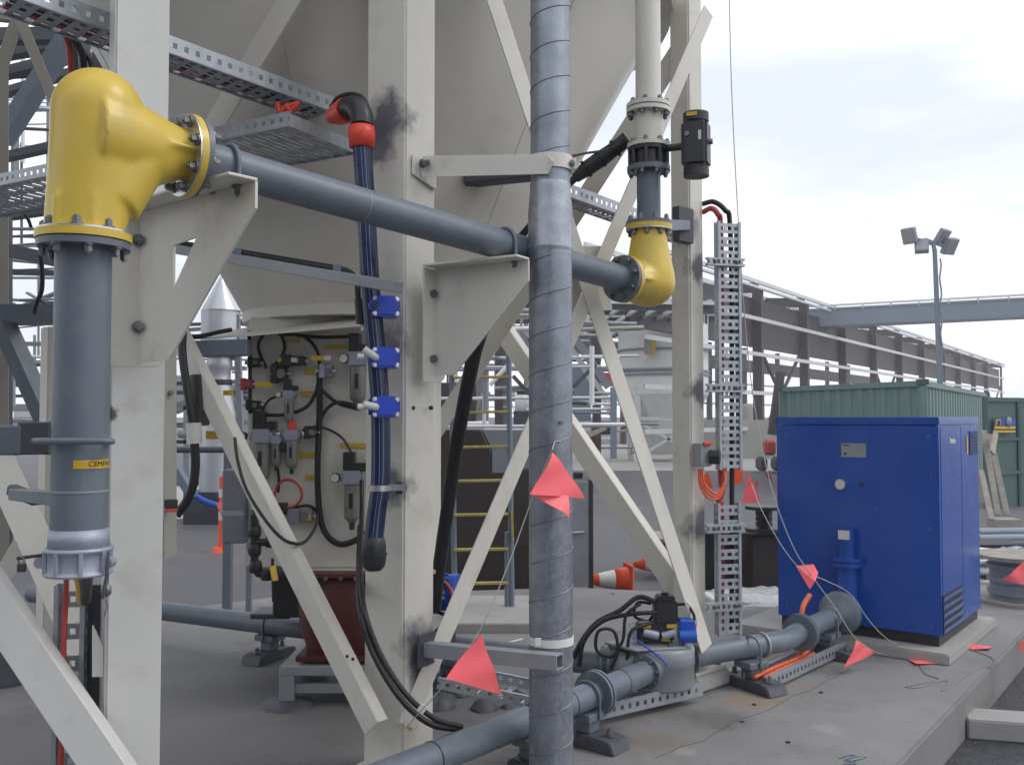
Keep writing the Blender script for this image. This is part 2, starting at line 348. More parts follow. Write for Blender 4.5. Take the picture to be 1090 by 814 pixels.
# ------------------------------------------------------------------ silo
SX, SY = -.88, 5.8
silo = thing('storage_silo', 'huge cream storage silo hopper on tall square legs and crossing braces', 'silo', (SX, SY, 0))
Zb, Rb, Zt, Rt = 2.13, .74, 3.99, 1.79
mb = MB(); mb.lathe((SX, SY, 0), Z, [(Rb, Zb), (Rt, Zt), (Rt + .005, Zt + .05)], n=72)
hop = sub(mb.build('hopper', M['silo'], silo))
mb = MB()
for a in (262, 205, 318):                         # vertical weld seams of the cone plates
    d = V((math.cos(R(a)), math.sin(R(a)), 0)); mb.beam(V((SX, SY, Zb + .02)) + d * (Rb + .008), V((SX, SY, Zt)) + d * (Rt + .001), .006, .006, d)
mb.build('weld_seam', M['silo'], hop)
mb = MB(); mb.cyl((SX, SY, Zt + .02), (SX, SY, 14), Rt, n=72); mb.ring((SX, SY, Zt - .03), (SX, SY, Zt + .02), Rt + .07, Rt - .05, 72); mb.build('shell', M['silo'], silo)
mb = MB(); mb.ring((SX, SY, Zb - .03), (SX, SY, Zb + .03), Rb + .02, Rb - .15, 64); mb.build('outlet_flange', M['silo'], silo)
mb = MB()
c = [P(200, 362, 5.0), P(246, 353, 5.35), P(330, 338, 5.35), P(384, 338, 5.2), P(386, 347, 4.98), P(320, 353, 4.95), P(262, 358, 4.93)]
mb.prism(c, (0, 0, .008)); mb.build('rain_skirt', M['silo'], silo)
SKY = 5.2
xl, xr = P(263, 470, SKY).x, P(455, 470, SKY).x; zt, zb = 2.10, P(300, 605, SKY).z
mb = MB(); mb.box(((xl + xr) / 2, SKY + .5, (zt + zb) / 2), xr - xl, 1.0, zt - zb); mb.build('discharge_skirt', M['silo'], silo, bev=.012, seg=2)
mb = MB(); mb.box(((xl + xr) / 2 + .1, SKY + .5, zb - .012), xr - xl - .1, 1.06, .022); mb.build('skirt_flange', M['silo'], silo)

# legs: B in the middle, C on the right, D and E behind
def column(name, corner, deg, s, z0, z1, m, parent, base=True):
    n1, n2 = nd(deg), nd(deg - 90)
    c = V((corner.x, corner.y, 0)) - (n1 + n2) * (s / 2)
    mb = MB(); mb.box(c + Z * (z0 + z1) / 2, s, s, z1 - z0, td(deg), -n1, Z); o = sub(mb.build(name, m, parent, bev=.009, seg=2))
    if base:
        b = MB(); b.box(c + Z * (z0 + .01), s + .16, s + .16, .02, td(deg), -n1, Z); b.build('base_plate', M['cream'], o, bev=.002)
        for sx in (-1, 1):
            for sy in (-1, 1):
                b = MB(); b.hexbolt(c + td(deg) * sx * (s / 2 + .045) + n1 * sy * (s / 2 + .045) + Z * (z0 + .02), Z, .014, .03); b.build('anchor_bolt', M['bolt'], o)
    return o, c
cb = P(430.5, 443, 4.0); cc = P(735.5, 443, 5.4)
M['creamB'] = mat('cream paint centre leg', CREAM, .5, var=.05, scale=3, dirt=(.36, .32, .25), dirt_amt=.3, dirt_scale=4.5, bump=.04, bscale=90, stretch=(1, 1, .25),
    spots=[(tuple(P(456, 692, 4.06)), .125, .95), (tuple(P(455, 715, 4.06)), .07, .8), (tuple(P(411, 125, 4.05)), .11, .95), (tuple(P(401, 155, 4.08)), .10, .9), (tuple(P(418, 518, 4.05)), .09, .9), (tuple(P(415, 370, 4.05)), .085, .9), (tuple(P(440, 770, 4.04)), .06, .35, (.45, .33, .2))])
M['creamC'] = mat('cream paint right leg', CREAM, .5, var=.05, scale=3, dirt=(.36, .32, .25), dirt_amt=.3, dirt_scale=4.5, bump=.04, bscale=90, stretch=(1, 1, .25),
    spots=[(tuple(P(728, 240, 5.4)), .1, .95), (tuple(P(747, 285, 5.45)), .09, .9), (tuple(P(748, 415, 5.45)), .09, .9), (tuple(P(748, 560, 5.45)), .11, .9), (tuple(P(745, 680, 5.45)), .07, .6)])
_, CB = column('support_column', cb, 58.6, .218, 0, Zt + .1, M['creamB'], silo, True)
_, CC = column('support_column', cc, 44, .136, .10, Zt + .1, M['creamC'], silo)
mb = MB(); mb.box(CC + Z * .05, .34, .34, .1, td(44), -nd(44), Z); mb.build('grout_pad', M['plinthc'], silo, bev=.02)
_, CD = column('support_column', P(50, 443, 6.15), 50, .12, 0, 2.14, M['cream'], silo)
_, CE = column('support_column', P(338, 443, 7.6), 44, .136, 0, Zt + .1, M['cream'], silo)

# braces of the silo (angle sections)
def brace(p0, p1, wd, n, flip=1, parent=silo, m='cream', name='brace', leg=None, t=.009):
    mb = MB(); mb.angle(p0, p1, wd, n, t, leg, flip); return mb.build(name, M[m], parent, bev=.002)
nBC = V((CC.x - CB.x, CC.y - CB.y, 0)).normalized().cross(Z)     # faces the camera side of the B-C bay
brace(P(754, 12, 5.25), P(432, 772, 4.02), .088, nBC, -1, leg=.05)
brace(P(508, -55, 4.25), P(752, 690, 5.20), .10, nBC, -1, leg=.06)
mb = MB(); mb.prism([P(612, 262, 4.72), P(640, 262, 4.80), P(652, 330, 4.84), P(604, 330, 4.70)], nBC * -.008); mb.build('gusset_plate', M['cream'], silo)
nCE = V((CC.x - CE.x, CC.y - CE.y, 0)).normalized().cross(Z)
if nCE.y > 0: nCE = -nCE
brace(P(722, 55, 5.5), P(330, 668, 7.5), .135, nCE, 1, leg=.05)
brace(P(533, 352, 6.55), P(722, 632, 5.55), .125, nCE, -1, leg=.07)
nBD = V((CB.x - CD.x, CB.y - CD.y, 0)).normalized().cross(Z)
if nBD.y > 0: nBD = -nBD
brace(P(396, 775, 3.93), P(146, 276, 5.1), .105, nBD, 1, leg=.05)
brace(P(403, -160, 3.9), P(150, 265, 4.75), .15, nBD, 1, leg=.04, m='silo')
mb = MB()
for px, py in ((374, 697), (380, 700), (378, 716)): p = P(px, py, 4.03); mb.cyl(p + nBD * .02, p + nBD * .026, .007, n=10)
mb.build('bolt_hole', M['ink'], silo)

# bolts on the lit face of leg B (empty bolt holes)
for px in (440, 459.5):
    p = P(px, 434, 4.02 + (px - 431) * .0035); mb = MB(); mb.cyl(p - nd(58.6) * .01, p + nd(58.6) * .003, .009, n=14); mb.build('bolt_hole', M['ink'], silo)

# ------------------------------------------------------------------ column A with its own braces
frame = thing('storage_silo', 'cream front leg and sloping braces behind the cement downpipe, under an unseen silo added for shade', 'silo', (-3.6, 3.6, 0))
mb = MB(); mb.lathe((-3.6, 3.6, 0), Z, [(.6, 3.1), (1.8, 4.7)], 56); mb.build('hopper', M['silo'], frame)  # hopper and shell stay out of view, added to shade the left side
mb = MB(); mb.cyl((-3.6, 3.6, 4.7), (-3.6, 3.6, 14), 1.8, n=56); mb.build('shell', M['silo'], frame)
AD = 29
ca = P(116, 443, 3.42)
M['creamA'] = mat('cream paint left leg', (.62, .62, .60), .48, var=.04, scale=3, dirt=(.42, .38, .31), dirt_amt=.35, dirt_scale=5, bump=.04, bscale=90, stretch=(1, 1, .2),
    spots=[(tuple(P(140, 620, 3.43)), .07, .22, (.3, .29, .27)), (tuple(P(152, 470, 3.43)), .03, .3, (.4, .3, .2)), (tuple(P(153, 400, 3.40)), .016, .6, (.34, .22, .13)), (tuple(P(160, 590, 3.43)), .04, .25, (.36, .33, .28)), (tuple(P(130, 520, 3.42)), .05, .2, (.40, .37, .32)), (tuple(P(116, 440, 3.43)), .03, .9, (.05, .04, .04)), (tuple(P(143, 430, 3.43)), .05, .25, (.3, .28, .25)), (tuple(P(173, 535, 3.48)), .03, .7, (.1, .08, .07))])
_, CA = column('support_column', ca, AD, .192, 0, 5.5, M['creamA'], frame)
brace(P(-45, 588, 3.55), P(124, 838, 3.25), .135, nd(8), -1, frame, 'creamA', leg=.07)
brace(P(-25, 440, 4.6), P(95, 700, 4.1), .15, nd(10), 1, frame, 'cream', leg=.05)
brace(P(-30, 668, 4.9), P(24, 578, 4.9), .09, nd(20), -1, frame, 'cream', leg=.05)
mb = MB(); c = [P(175, 338, 3.72), P(188, 338, 3.78), P(188, 590, 3.78), P(175, 595, 3.72)]; mb.prism(c, V((-.3, .5, 0)) * .05); mb.build('stub_plate', M['tan'], frame)
mb = MB(); mb.hexbolt(P(182, 418, 3.74), nd(29), .008, .012); mb.build('bolt', M['bolt'], frame)
mb = MB(); mb.fbox(P(182, 536, 3.7), 29, .048, .03, .035); mb.build('clip', M['black'], frame, bev=.004)
mb = MB(); mb.fbox(P(182, 543, 3.685), 29, .046, .02, .012); mb.build('clip_pad', M['redc'], frame, bev=.002)
mb = MB(); mb.prism([P(98, 665, 3.45), P(98, 720, 3.45), P(110, 720, 3.45), P(110, 690, 3.45)], V((0, .01, 0))); mb.build('gusset_plate', M['creamA'], frame)

# ------------------------------------------------------------------ pipe brackets
def bracket(label, O, fdeg, gdeg, flange, gl, gh, top_w, hole, group):
    """O: top of the flange on the column face; the gusset leaves the face along nd(gdeg)"""
    r = thing('pipe_bracket', label, 'bracket', O, group)
    n, t = nd(fdeg), td(fdeg); g, gt = nd(gdeg), td(gdeg)
    fw, fh, fo = flange
    mb = MB()
    a = O + t * (-fw / 2 + fo); c = [a, a + t * fw, a + t * fw - Z * (fh - .02), a + t * (fw - .03) - Z * fh, a - Z * fh]
    mb.prism(c, n * .010); mb.build('mounting_plate', M['cream'], r, bev=.002)
    gb = O + t * (fo * .5) + n * .01
    def gp(l, z): return gb + g * l - Z * z
    lw = .2 if hole else .1
    out_ = [gp(0, 0), gp(gl, 0), gp(gl, .085), gp(lw, gh), gp(0, gh)]
    mb = MB()
    if hole:
        i0, i1, i2 = gp(.225, .145), gp(.37, .135), gp(.225, .30)
        th = gt * .009
        for poly in ([gp(0, 0), gp(gl, 0), gp(gl, .085), i1, i0], [gp(gl, .085), gp(lw, gh), i2, i1], [gp(lw, gh), gp(0, gh), gp(0, 0), i0, i2]):
            mb.prism(poly, th)
    else: mb.prism(out_, gt * .009)
    mb.build('gusset', M['cream'], r)
    mb = MB(); mb.beam(gp(.0, -.006) - gt * (top_w * .5 - .009), gp(gl, -.006) - gt * (top_w * .5 - .009), top_w, .010, Z); mb.build('top_plate', M['cream'], r, bev=.002)
    return r, gp, n, t, g, gt
pu = V((.707, .707, 0))          # horizontal run of the grey pipe
PD = .125
def pipe_pt(d): # centreline of the upper pipe at forward distance d
    x = -.954 + (d - 2.98); z0 = P(225, 173.5, 2.98).z; z1 = P(632, 288, 4.31).z
    return V((x, d, z0 + (z1 - z0) * (d - 2.98) / 1.33))
def ubolt(parent, c, along, drop=.1, r=.008, pr=PD / 2):
    side = along.cross(Z).normalized(); pts = []
    R_ = pr + r
    pts.append(c - Z * drop + side * R_)
    for k in range(0, 13):
        a = PI * k / 12; pts.append(c + side * (R_ * math.cos(a)) + Z * (R_ * math.sin(a)))
    pts.append(c - Z * drop - side * R_)
    mb = MB(); mb.tube(pts, r, 10); mb.build('u_bolt', M['grey'], parent)
    for s in (1, -1):
        mb = MB(); mb.hexbolt(c - Z * (pr + .012) + side * R_ * s, -Z, .015, .028); mb.build('nut', M['bolt'], parent)
# bracket on A
OA = P(149, 226.5, 3.36)
br, gp, n, t, g, gt = bracket('cream bracket with a triangular opening on the left leg, under the yellow bend', OA, AD, 50, (.185, .555, .0), .70, .54, .105, True, 'brackets under the grey pipe')
for px, py in ((147, 256), (147, 348)):
    mb = MB(); p = P(px, py, 3.345); mb.cyl(p, p + n * .012, .022, n=16); mb.hexbolt(p + n * .01, n, .016, .03, False); mb.build('bolt', M['bolt'], br)
_d = 3.015; pc = pipe_pt(_d); ubolt(br, pc, pu, .11)
# bracket on B
OB = P(461, 287, 4.06)
br2, gp2, n, t, g, gt = bracket('plain solid cream bracket under the pipe on the middle leg', OB, 58.6, 58.6, (.155, .49, .0), .47, .46, .10, False, 'brackets under the grey pipe')
for px, py in ((455, 313), (455, 382)):
    mb = MB(); p = P(px, py, 4.05); mb.cyl(p, p + n * .012, .022, n=16); mb.hexbolt(p + n * .01, n, .017, .032, False); mb.build('bolt', M['bolt'], br2)
pc = pipe_pt(3.90); ubolt(br2, pc, pu, .1)
mb = MB(); mb.fbox(pc - Z * (PD / 2 + .003), -45, .2, .10, .012); mb.build('rubber_pad', M['black'], br2, bev=.004)

# ------------------------------------------------------------------ upper cement pipe, bends, valve stack
def flange(mb, p, ax, ro, th, n=40): mb.cyl(p, p + ax * th, ro, n=n); return mb
def bolts_round(parent, p, ax, rad, nb, r=.011, h=.024, a0=.2):
    ref = Z if abs(ax.z) < .9 else V((1, 0, 0)); u = (ref - ax * ref.dot(ax)).normalized(); b = ax.cross(u)
    for k in range(nb):
        a = a0 + 2 * PI * k / nb; q = p + (u * math.cos(a) + b * math.sin(a)) * rad
        mb = MB(); mb.hexbolt(q, ax, r, h); mb.build('bolt', M['bolt'], parent)
def elbow(label, axis, zf, side, zc, fl, up, group, FR, sh, nk):
    """vertical leg at axis from zf to zc (up=1: leg comes from below), horizontal leg along side, length fl"""
    vx = Z * up
    r = thing('pipe_bend', label, 'pipe bend', V((axis.x, axis.y, zf)), group)
    o = V((axis.x, axis.y, 0)); H = abs(zc - zf)
    b = .128
    mb = MB()
    mb.lathe(V((axis.x, axis.y, zf)), vx, [(0, 0), (nk, 0), (nk, .03), (nk + (b - nk) * .35, H * .45), (b - .003, H * .85), (b, H * 1.0)] + [(b * math.cos(a), H + (.07 if sh else .0) + b * (1.02 if sh else .92) * math.sin(a)) for a in [PI / 2 * k / 9 for k in range(10)]], 48)
    for q in mb.v: q += side * (sh * min(1, max(0, abs(q.z - zf) / H)))
    c = V((axis.x, axis.y, zc))
    mb.lathe(c, side, [(0, .0), (.150, .0), (.145, .05), (.122, fl * .46), (.094, fl * .72), (.079, fl * .92), (.078, fl), (0, fl)] if sh else [(0, .0), (.118, .0), (.118, .05), (.10, fl * .5), (.085, fl * .8), (.08, fl), (0, fl)], 40)
    if sh: mb.tube([V((axis.x, axis.y, zf + H * .42)) + side * .05, c + side * fl * .45 - Z * .03, c + side * fl * .85 - Z * .004], [.112, .108, .078], 32)
    perp = side.cross(Z)
    d = perp * (1 if perp.y < 0 else -1); mb.box(c + side * fl * .70 + d * .086, .014, fl * .5, .04, side.cross(d), side, d)
    for a in (-108, -52):
        d = V((math.cos(R(a)), math.sin(R(a)), 0)); mb.box(V((axis.x, axis.y, zf)) + vx * .06 + d * (nk - .002), .014, .014, .12, Z.cross(d), d, Z)
    ob = mb.build('casting', M['yellow'], r)
    md = ob.modifiers.new('weld', 'REMESH'); md.mode = 'VOXEL'; md.voxel_size = .007
    ms = ob.modifiers.new('soft', 'SMOOTH'); ms.factor = .6; ms.iterations = 12
    dg = bpy.context.evaluated_depsgraph_get(); me = bpy.data.meshes.new_from_object(ob.evaluated_get(dg)); ob.modifiers.clear(); ob.data = me
    for p in me.polygons: p.use_smooth = True
    sub(ob)
    for a in (.5, 2.6):                                    # casting ribs down the leg
        d = V((math.cos(a), math.sin(a), 0))
    # flanges: a yellow ring against a steel joint edge against the grey mating flange
    for p, ax, cb in ((V((axis.x, axis.y, zf)), -vx, .0), (c + side * fl, side, .0)):
        mb = MB(); flange(mb, p - ax * .022, ax, FR, .022, 48); mb.build('flange', M['yellow'], r, bev=.003)
        mb = MB(); mb.cyl(p - ax * .027, p - ax * .0215, FR - .0015, n=48); mb.build('joint_edge', M['shiny'], r)
        bolts_round(r, p - ax * .027, -ax, FR - .022, 8, a0=.25, r=.0125)
    return r
AX1 = V((-1.238, 2.70, 0)); zc1 = pipe_pt(2.93).z; zf1 = P(88, 257, 2.70).z
elbow('bulbous yellow pipe bend at the top left, above the grey downpipe', AX1, zf1, pu, zc1, .32, 1, 'yellow pipe bends', .130, .034, .110)
AX2 = V((.676, 4.61, 0)); zc2 = pipe_pt(4.47).z; zf2 = P(690, 240, 4.61).z
elbow('smaller looking yellow pipe bend at the right, below the valve stack', AX2, zf2, -pu, zc2, .205, -1, 'yellow pipe bends', .113, .0, .084)

up = thing('cement_pipe', 'grey horizontal cement pipe carried on the brackets between two yellow bends', 'pipe', pipe_pt(3.6))
pA = AX1 + Z * zc1 + pu * .32; pB = AX2 + Z * zc2 - pu * .205
dv = (pB - pA).normalized()
mb = MB(); mb.tube([pA + (pB - pA) * k / 12 for k in range(13)], PD / 2, 32); mb.build('pipe_body', M['grey'], up)
mb = MB(); mb.ring(pA + (pB - pA) * .30, pA + (pB - pA) * .30 + dv * .004, PD / 2 + .0015, PD / 2 - .01); mb.build('weld_bead', M['lgrey'], up)
for p, ax, fr_ in ((pA, dv, .126), (pB, -dv, .112)):
    mb = MB(); mb.cyl(p + ax * .001, p + ax * .02, fr_, n=48); mb.cyl(p + ax * .02, p + ax * .03, PD / 2 + .006, n=32); mb.build('flange', M['grey'], up, bev=.003)
    bolts_round(up, p + ax * .02, ax, fr_ - .018, 8, a0=.25)

# left downpipe with coupling and CEMENT label
DP = .0765
down = thing('cement_downpipe', 'thick grey vertical cement fill pipe at the left, labelled, ending in a hose coupling', 'pipe', (AX1.x, AX1.y, 1.0))
zlow = P(86, 572, 2.7).z
mb = MB(); mb.cyl((AX1.x, AX1.y, zlow), (AX1.x, AX1.y, zf1 - .003), DP, n=48); body = sub(mb.build('pipe_body', M['grey'], down))
mb = MB(); mb.cyl((AX1.x, AX1.y, zf1 - .022), (AX1.x, AX1.y, zf1 - .003), .126, n=48); mb.cyl((AX1.x, AX1.y, zf1 - .03), (AX1.x, AX1.y, zf1 - .022), DP + .006, n=40); mb.build('flange', M['grey'], down, bev=.003)
bolts_round(down, V((AX1.x, AX1.y, zf1 - .022)), -Z, .108, 8, a0=.25)
zw = P(86, 522, 2.7).z
mb = MB(); mb.ring((AX1.x, AX1.y, zw - .003), (AX1.x, AX1.y, zw + .003), DP + .002, DP - .01, 48); mb.build('weld_bead', M['lgrey'], down)
zz = [P(86, y, 2.7).z for y in (562, 570, 582, 583, 588, 606, 611)]
mb = MB(); mb.lathe((AX1.x, AX1.y, 0), Z, [(DP - .01, zz[0]), (DP + .004, zz[0]), (DP + .006, zz[2] + .002), (DP - .005, zz[2])], 48); mb.build('coupling_sleeve', M['cast'], down)
mb = MB(); mb.lathe((AX1.x, AX1.y, 0), Z, [(.06, zz[2] + .002), (DP + .014, zz[2] + .002), (DP + .018, zz[3] - .004), (DP + .006, zz[4]), (DP + .006, zz[5]), (DP + .017, zz[5] - .006), (DP + .014, zz[6]), (.06, zz[6]), (.06, zz[2])], 48)
for a in (-150, -105, -62, -20, 40, 100, 160):
    d = V((math.cos(R(a)), math.sin(R(a)), 0)); mb.box(V((AX1.x, AX1.y, (zz[3] + zz[6]) / 2)) + d * (DP + .011), .012, .012, zz[3] - zz[6] - .008, d, Z.cross(d), Z)
cpl = sub(mb.build('hose_coupling', M['cast'], down, bev=.002))
for s in (-1, 1):
    mb = MB(); p = V((AX1.x + s * .095, AX1.y - .02, (zz[3] + zz[6]) / 2)); mb.cyl(p - V((0, .016, 0)), p + V((0, .016, 0)), .016, n=14); mb.box(p - V((s * .012, 0, 0)), .03, .028, .03)
    mb.build('lug', M['cast'], cpl, bev=.002)
mb = MB(); mb.tube([V((AX1.x + .098, AX1.y - .03, zz[3] - .01)), V((AX1.x + .10, AX1.y - .045, zz[6] + .0)), V((AX1.x + .088, AX1.y - .045, zz[6] - .06))], .005, 8); mb.build('cam_lever', M['dsteel'], down)
# label
def curved_label(parent, cx, cy, r, zc, a0, a1, h, text, tsize, ta):
    n = 14; mb = MB(); vs = []; 
    for k in range(n + 1):
        a = R(a0 + (a1 - a0) * k / n); d = V((math.sin(a), -math.cos(a), 0))
        vs += [V((cx, cy, zc - h / 2)) + d * r, V((cx, cy, zc + h / 2)) + d * r]
    mb._add(vs, [(2 * k, 2 * k + 2, 2 * k + 3, 2 * k + 1) for k in range(n)], True)
    o = sub(mb.build('sticker', M['ytag'], parent)); 
    tv, tf = text_geo(text, tsize); mb = MB(); q = []
    for v in tv:
        a = R(ta) + v.x / r; d = V((math.sin(a), -math.cos(a), 0)); q.append(V((cx, cy, zc + v.y)) + d * (r + .0012))
    mb._add(q, tf); mb.build('lettering', M['ink'], o)
    return o
o = curved_label(down, AX1.x, AX1.y, DP + .0012, P(86, 493, 2.7).z, 11.6, 103, .024, 'CEMENT', .022, 71)
o['label'] = 'yellow sticker reading CEMENT'
# clamp arms holding the downpipe
ar = thing('clamp_arm', 'dark grey channel arm with round bar clamp across the grey downpipe', 'clamp arm', P(-10, 466, 2.9))
mb = MB(); mb.box(P(-10, 468, 2.92), .23, .09, .092); mb.build('channel', M['grey'], ar, bev=.006)
mb = MB(); mb.box(P(44, 466, 2.93), .10, .10, .10); mb.build('end_block', M['dsteel'], ar, bev=.004)
mb = MB(); mb.tube([P(36, 469, 2.86), P(44, 469.5, 2.61), P(60, 469.5, 2.605), P(112, 469.5, 2.605), P(119, 469.5, 2.62), P(117, 469, 2.8)], .0095, 12); mb.build('u_bolt', M['grey'], ar)
ar = thing('pipe_stay', 'short grey stay welded to the brace beside the downpipe sticker', 'stay', P(40, 528, 3.0))
mb = MB(); mb.beam(P(16, 526, 3.9), P(72, 531, 2.78), .05, .045); mb.build('bar', M['grey'], ar, bev=.003)
mb = MB(); mb.beam(P(12, 521, 4.0), P(40, 532, 3.9), .05, .05); mb.build('primer_patch', M['dsteel'], ar, bev=.01)
# coupling pin and padlock
pl = thing('padlock', 'small rusty padlock hanging from the pin of the hose coupling', 'padlock', P(22, 600, 2.65))
mb = MB(); mb.cyl(P(18, 594, 2.66), P(50, 590, 2.68), .005, n=10); mb.build('pin', M['rust'], pl)
mb = MB(); p = P(23, 597, 2.66); mb.tube([p + V((-.008, 0, -.01)), p + V((-.008, 0, .006)), p + V((0, 0, .012)), p + V((.008, 0, .006)), p + V((.008, 0, -.01))], .0025, 8); mb.build('shackle', M['bolt'], pl)
mb = MB(); mb.box(P(23, 604, 2.66), .024, .012, .024); mb.build('lock_body', M['rust'], pl, bev=.003)

# valve stack above the right bend
SR = .0585
st = thing('valve_stack', 'vertical grey and white cement riser with bolted flanges beside the right leg', 'pipe', (AX2.x, AX2.y, zf2))
ax = AX2
def zy(py): return P(690, py, 4.61).z
def vcyl(mb, y0, y1, r, r1=None, n=40): mb.cyl((ax.x, ax.y, zy(y0)), (ax.x, ax.y, zy(y1)), r, r1, n); return mb
mb = MB(); vcyl(mb, 236, 180, SR); mb.build('lower_pipe', M['grey'], st)
mb = MB(); mb.cyl((ax.x, ax.y, zf2 + .001), (ax.x, ax.y, zf2 + .018), .112, n=44); mb.build('flange', M['grey'], st, bev=.003); bolts_round(st, V((ax.x, ax.y, zf2 + .018)), Z, .094, 8)
mb = MB(); vcyl(mb, 183, 178, .106); mb.build('flange', M['grey'], st, bev=.003)
mb = MB(); vcyl(mb, 158, 154, .106); mb.build('flange', M['cream'], st, bev=.003)
mb = MB(); vcyl(mb, 155, 120, .072); mb.build('upper_pipe', M['cream'], st)
mb = MB(); vcyl(mb, 121, 117, .108); mb.build('flange', M['cream'], st, bev=.003)
mb = MB(); vcyl(mb, 115.5, 111.5, .108); mb.build('flange', M['cream'], st, bev=.003)
mb = MB(); mb.cyl((ax.x, ax.y, zy(112)), (ax.x, ax.y, 6.5), .0625, n=40); mb.build('riser', M['cream'], st)
for y, a in ((111.5, 1), (121, -1), (154, 1), (183, -1)):
    bolts_round(st, V((ax.x, ax.y, zy(y))), Z * a, .092, 8, r=.011, h=.018, a0=.5)
bv = thing('butterfly_valve', 'dark butterfly valve between the white and grey flanges of the riser', 'valve', (ax.x, ax.y, zy(168)))
mb = MB(); vcyl(mb, 158.5, 162, .10); vcyl(mb, 162, 176, .078); vcyl(mb, 176, 178, .10)
for k in range(8):
    a = .5 + k * PI / 4; d = V((math.cos(a), math.sin(a), 0)) * .09; mb.cyl(V((ax.x, ax.y, zy(158.6))) + d, V((ax.x, ax.y, zy(177.5))) + d, .012, n=10)
mb.build('valve_body', M['bplast'], bv)
sd = V((.93, -.37, 0))
mb = MB(); q = V((ax.x, ax.y, zy(160))); mb.cyl(q + sd * .07, q + sd * .17, .018, n=14); mb.build('stem', M['bplast'], bv)
mb = MB(); c = q + sd * .235; mb.box(c, .125, .13, .225, sd, sd.cross(Z), Z); act = sub(mb.build('actuator', M['bplast'], bv, bev=.016, seg=3))
mb = MB(); mb.cyl(c + Z * .112, c + Z * .155, .062, n=28); mb.build('end_cap', M['bplast'], act, bev=.004); mb = MB(); mb.cyl(c - Z * .112, c - Z * .155, .062, n=28); mb.build('end_cap', M['bplast'], act, bev=.004)
fr = sd.cross(Z)
if fr.y > 0: fr = -fr
mb = MB(); mb.cyl(c + fr * .064 - sd * .03 + Z * .04, c + fr * .074 - sd * .03 + Z * .04, .012, n=14); mb.cyl(c + sd * .062 + Z * .01, c + sd * .08 + Z * .01, .014, n=14); mb.build('port_plug', M['bolt'], act)
mb = MB(); mb.box(c + fr * .0665 + sd * .03 + Z * .03, .014, .002, .045, sd, fr, Z); mb.build('rating_plate', M['white'], act)
mb = MB(); mb.box(c + fr * .063 - sd * .008 + Z * .137, .05, .003, .018, sd, fr, Z); mb.build('warning_sticker', M['ytag'], act)
# stub from C to the bend flange
sb = thing('pipe_stub_bracket', 'short dark grey bracket tying the right yellow bend to the right leg', 'bracket', P(722, 240, 5.2))
mb = MB(); mb.beam(P(708, 240, 4.66), P(730, 240, 5.36), .05, .055); mb.build('arm', M['grey'], sb, bev=.003)
mb = MB(); mb.box(P(727, 240, 5.355), .05, .14, .2, td(-46), -nd(-46), Z); mb.build('end_plate', M['dsteel'], sb, bev=.003)
# black cable gland and hose near the stack
gl = thing('vibrator_hose', 'black rubber connector with hose slanting from the riser behind the spiral duct', 'hose', P(640, 170, 4.75))
pts = [P(668, 148, 4.68), P(655, 158, 4.70), P(640, 169, 4.72), P(624, 180, 4.74), P(612, 190, 4.76)]
mb = MB(); mb.tube(pts, [.040, .036, .042, .040, .026], 18); mb.build('connector', M['bplast'], gl)
mb = MB(); mb.tube(spline([P(612, 190, 4.76), P(598, 203, 4.78), P(578, 225, 4.82), P(556, 250, 4.9), P(545, 262, 5.0)]), .019, 12); mb.build('hose', M['black'], gl)
mb = MB(); 
for k in range(3): q = pts[1] + (pts[3] - pts[1]) * (k / 2.0); d = (pts[3] - pts[1]).normalized(); mb.cyl(q - d * .008, q + d * .008, .047, n=18)
mb.build('collar', M['black'], gl)
tag(MB().tube(spline([P(600, 168, 4.2), P(625, 163, 4.4), P(645, 160, 4.55), P(664, 152, 4.66)]), .006, 8).build('signal_cable', M['black'], origin=P(630, 162, 4.5)), 'thin black cable stretched from the spiral duct to the black connector', 'cable')
# ------------------------------------------------------------------ spiral duct and its arms
DX, DY = .161, 3.92
duct = thing('spiral_duct', 'tall galvanised spiral-seam duct standing in the foreground', 'duct', (DX, DY, 0))
def dz(py): return P(587, py, DY).z
def spiral(parent, r, z0, z1, pitch, ph):
    n = int((z1 - z0) / pitch * 40); pts = []; m2 = []
    for k in range(n + 1):
        a = ph + 2 * PI * k / 40; z = z0 + pitch * k / 40
        pts.append(V((DX + r * math.cos(a), DY + r * math.sin(a), z)))
    mb = MB(); mb.tube(pts, .0032, 6); mb.build('spiral_seam', M['dgalv'], parent)
M['dgalv'] = mat_spangle('galvanised seam', (.24, .25, .27), .4)
M['galv2'] = mat_spangle('galvanised coupling', (.36, .385, .43), .36)
mb = MB(); mb.cyl((DX, DY, dz(232)), (DX, DY, 5.2), .083, n=56); mb.build('upper_section', M['galv'], duct)
spiral(duct, .083, dz(190), 5.1, .148, .3)
mb = MB(); mb.lathe((DX, DY, 0), Z, [(.085, dz(196)), (.0865, dz(198)), (.0855, dz(203)), (.092, dz(222)), (.0935, dz(224)), (.0935, dz(262)), (.095, dz(264)), (.095, dz(266)), (.092, dz(268)), (.092, dz(272))], 56); mb.build('coupling', M['galv2'], duct)
mb = MB(); mb.cyl((DX, DY, .10), (DX, DY, dz(268)), .0905, n=56); mb.build('lower_section', M['galv'], duct)
spiral(duct, .0905, .11, dz(274), .155, 1.1)
mb = MB(); p = P(597, 450, DY - .092); mb.cyl(p, p + V((.05, -.12, 0)).normalized() * .012, .008, n=12); mb.build('rivet', M['bolt'], duct)
mb = MB(); mb.ring((DX, DY, dz(684)), (DX, DY, dz(676)), .0945, .0905, 56); mb.box(P(573, 683, DY - .098), .024, .014, .03); mb.build('strap', M['zip'], duct)
n, t = nd(58.6), td(58.6)
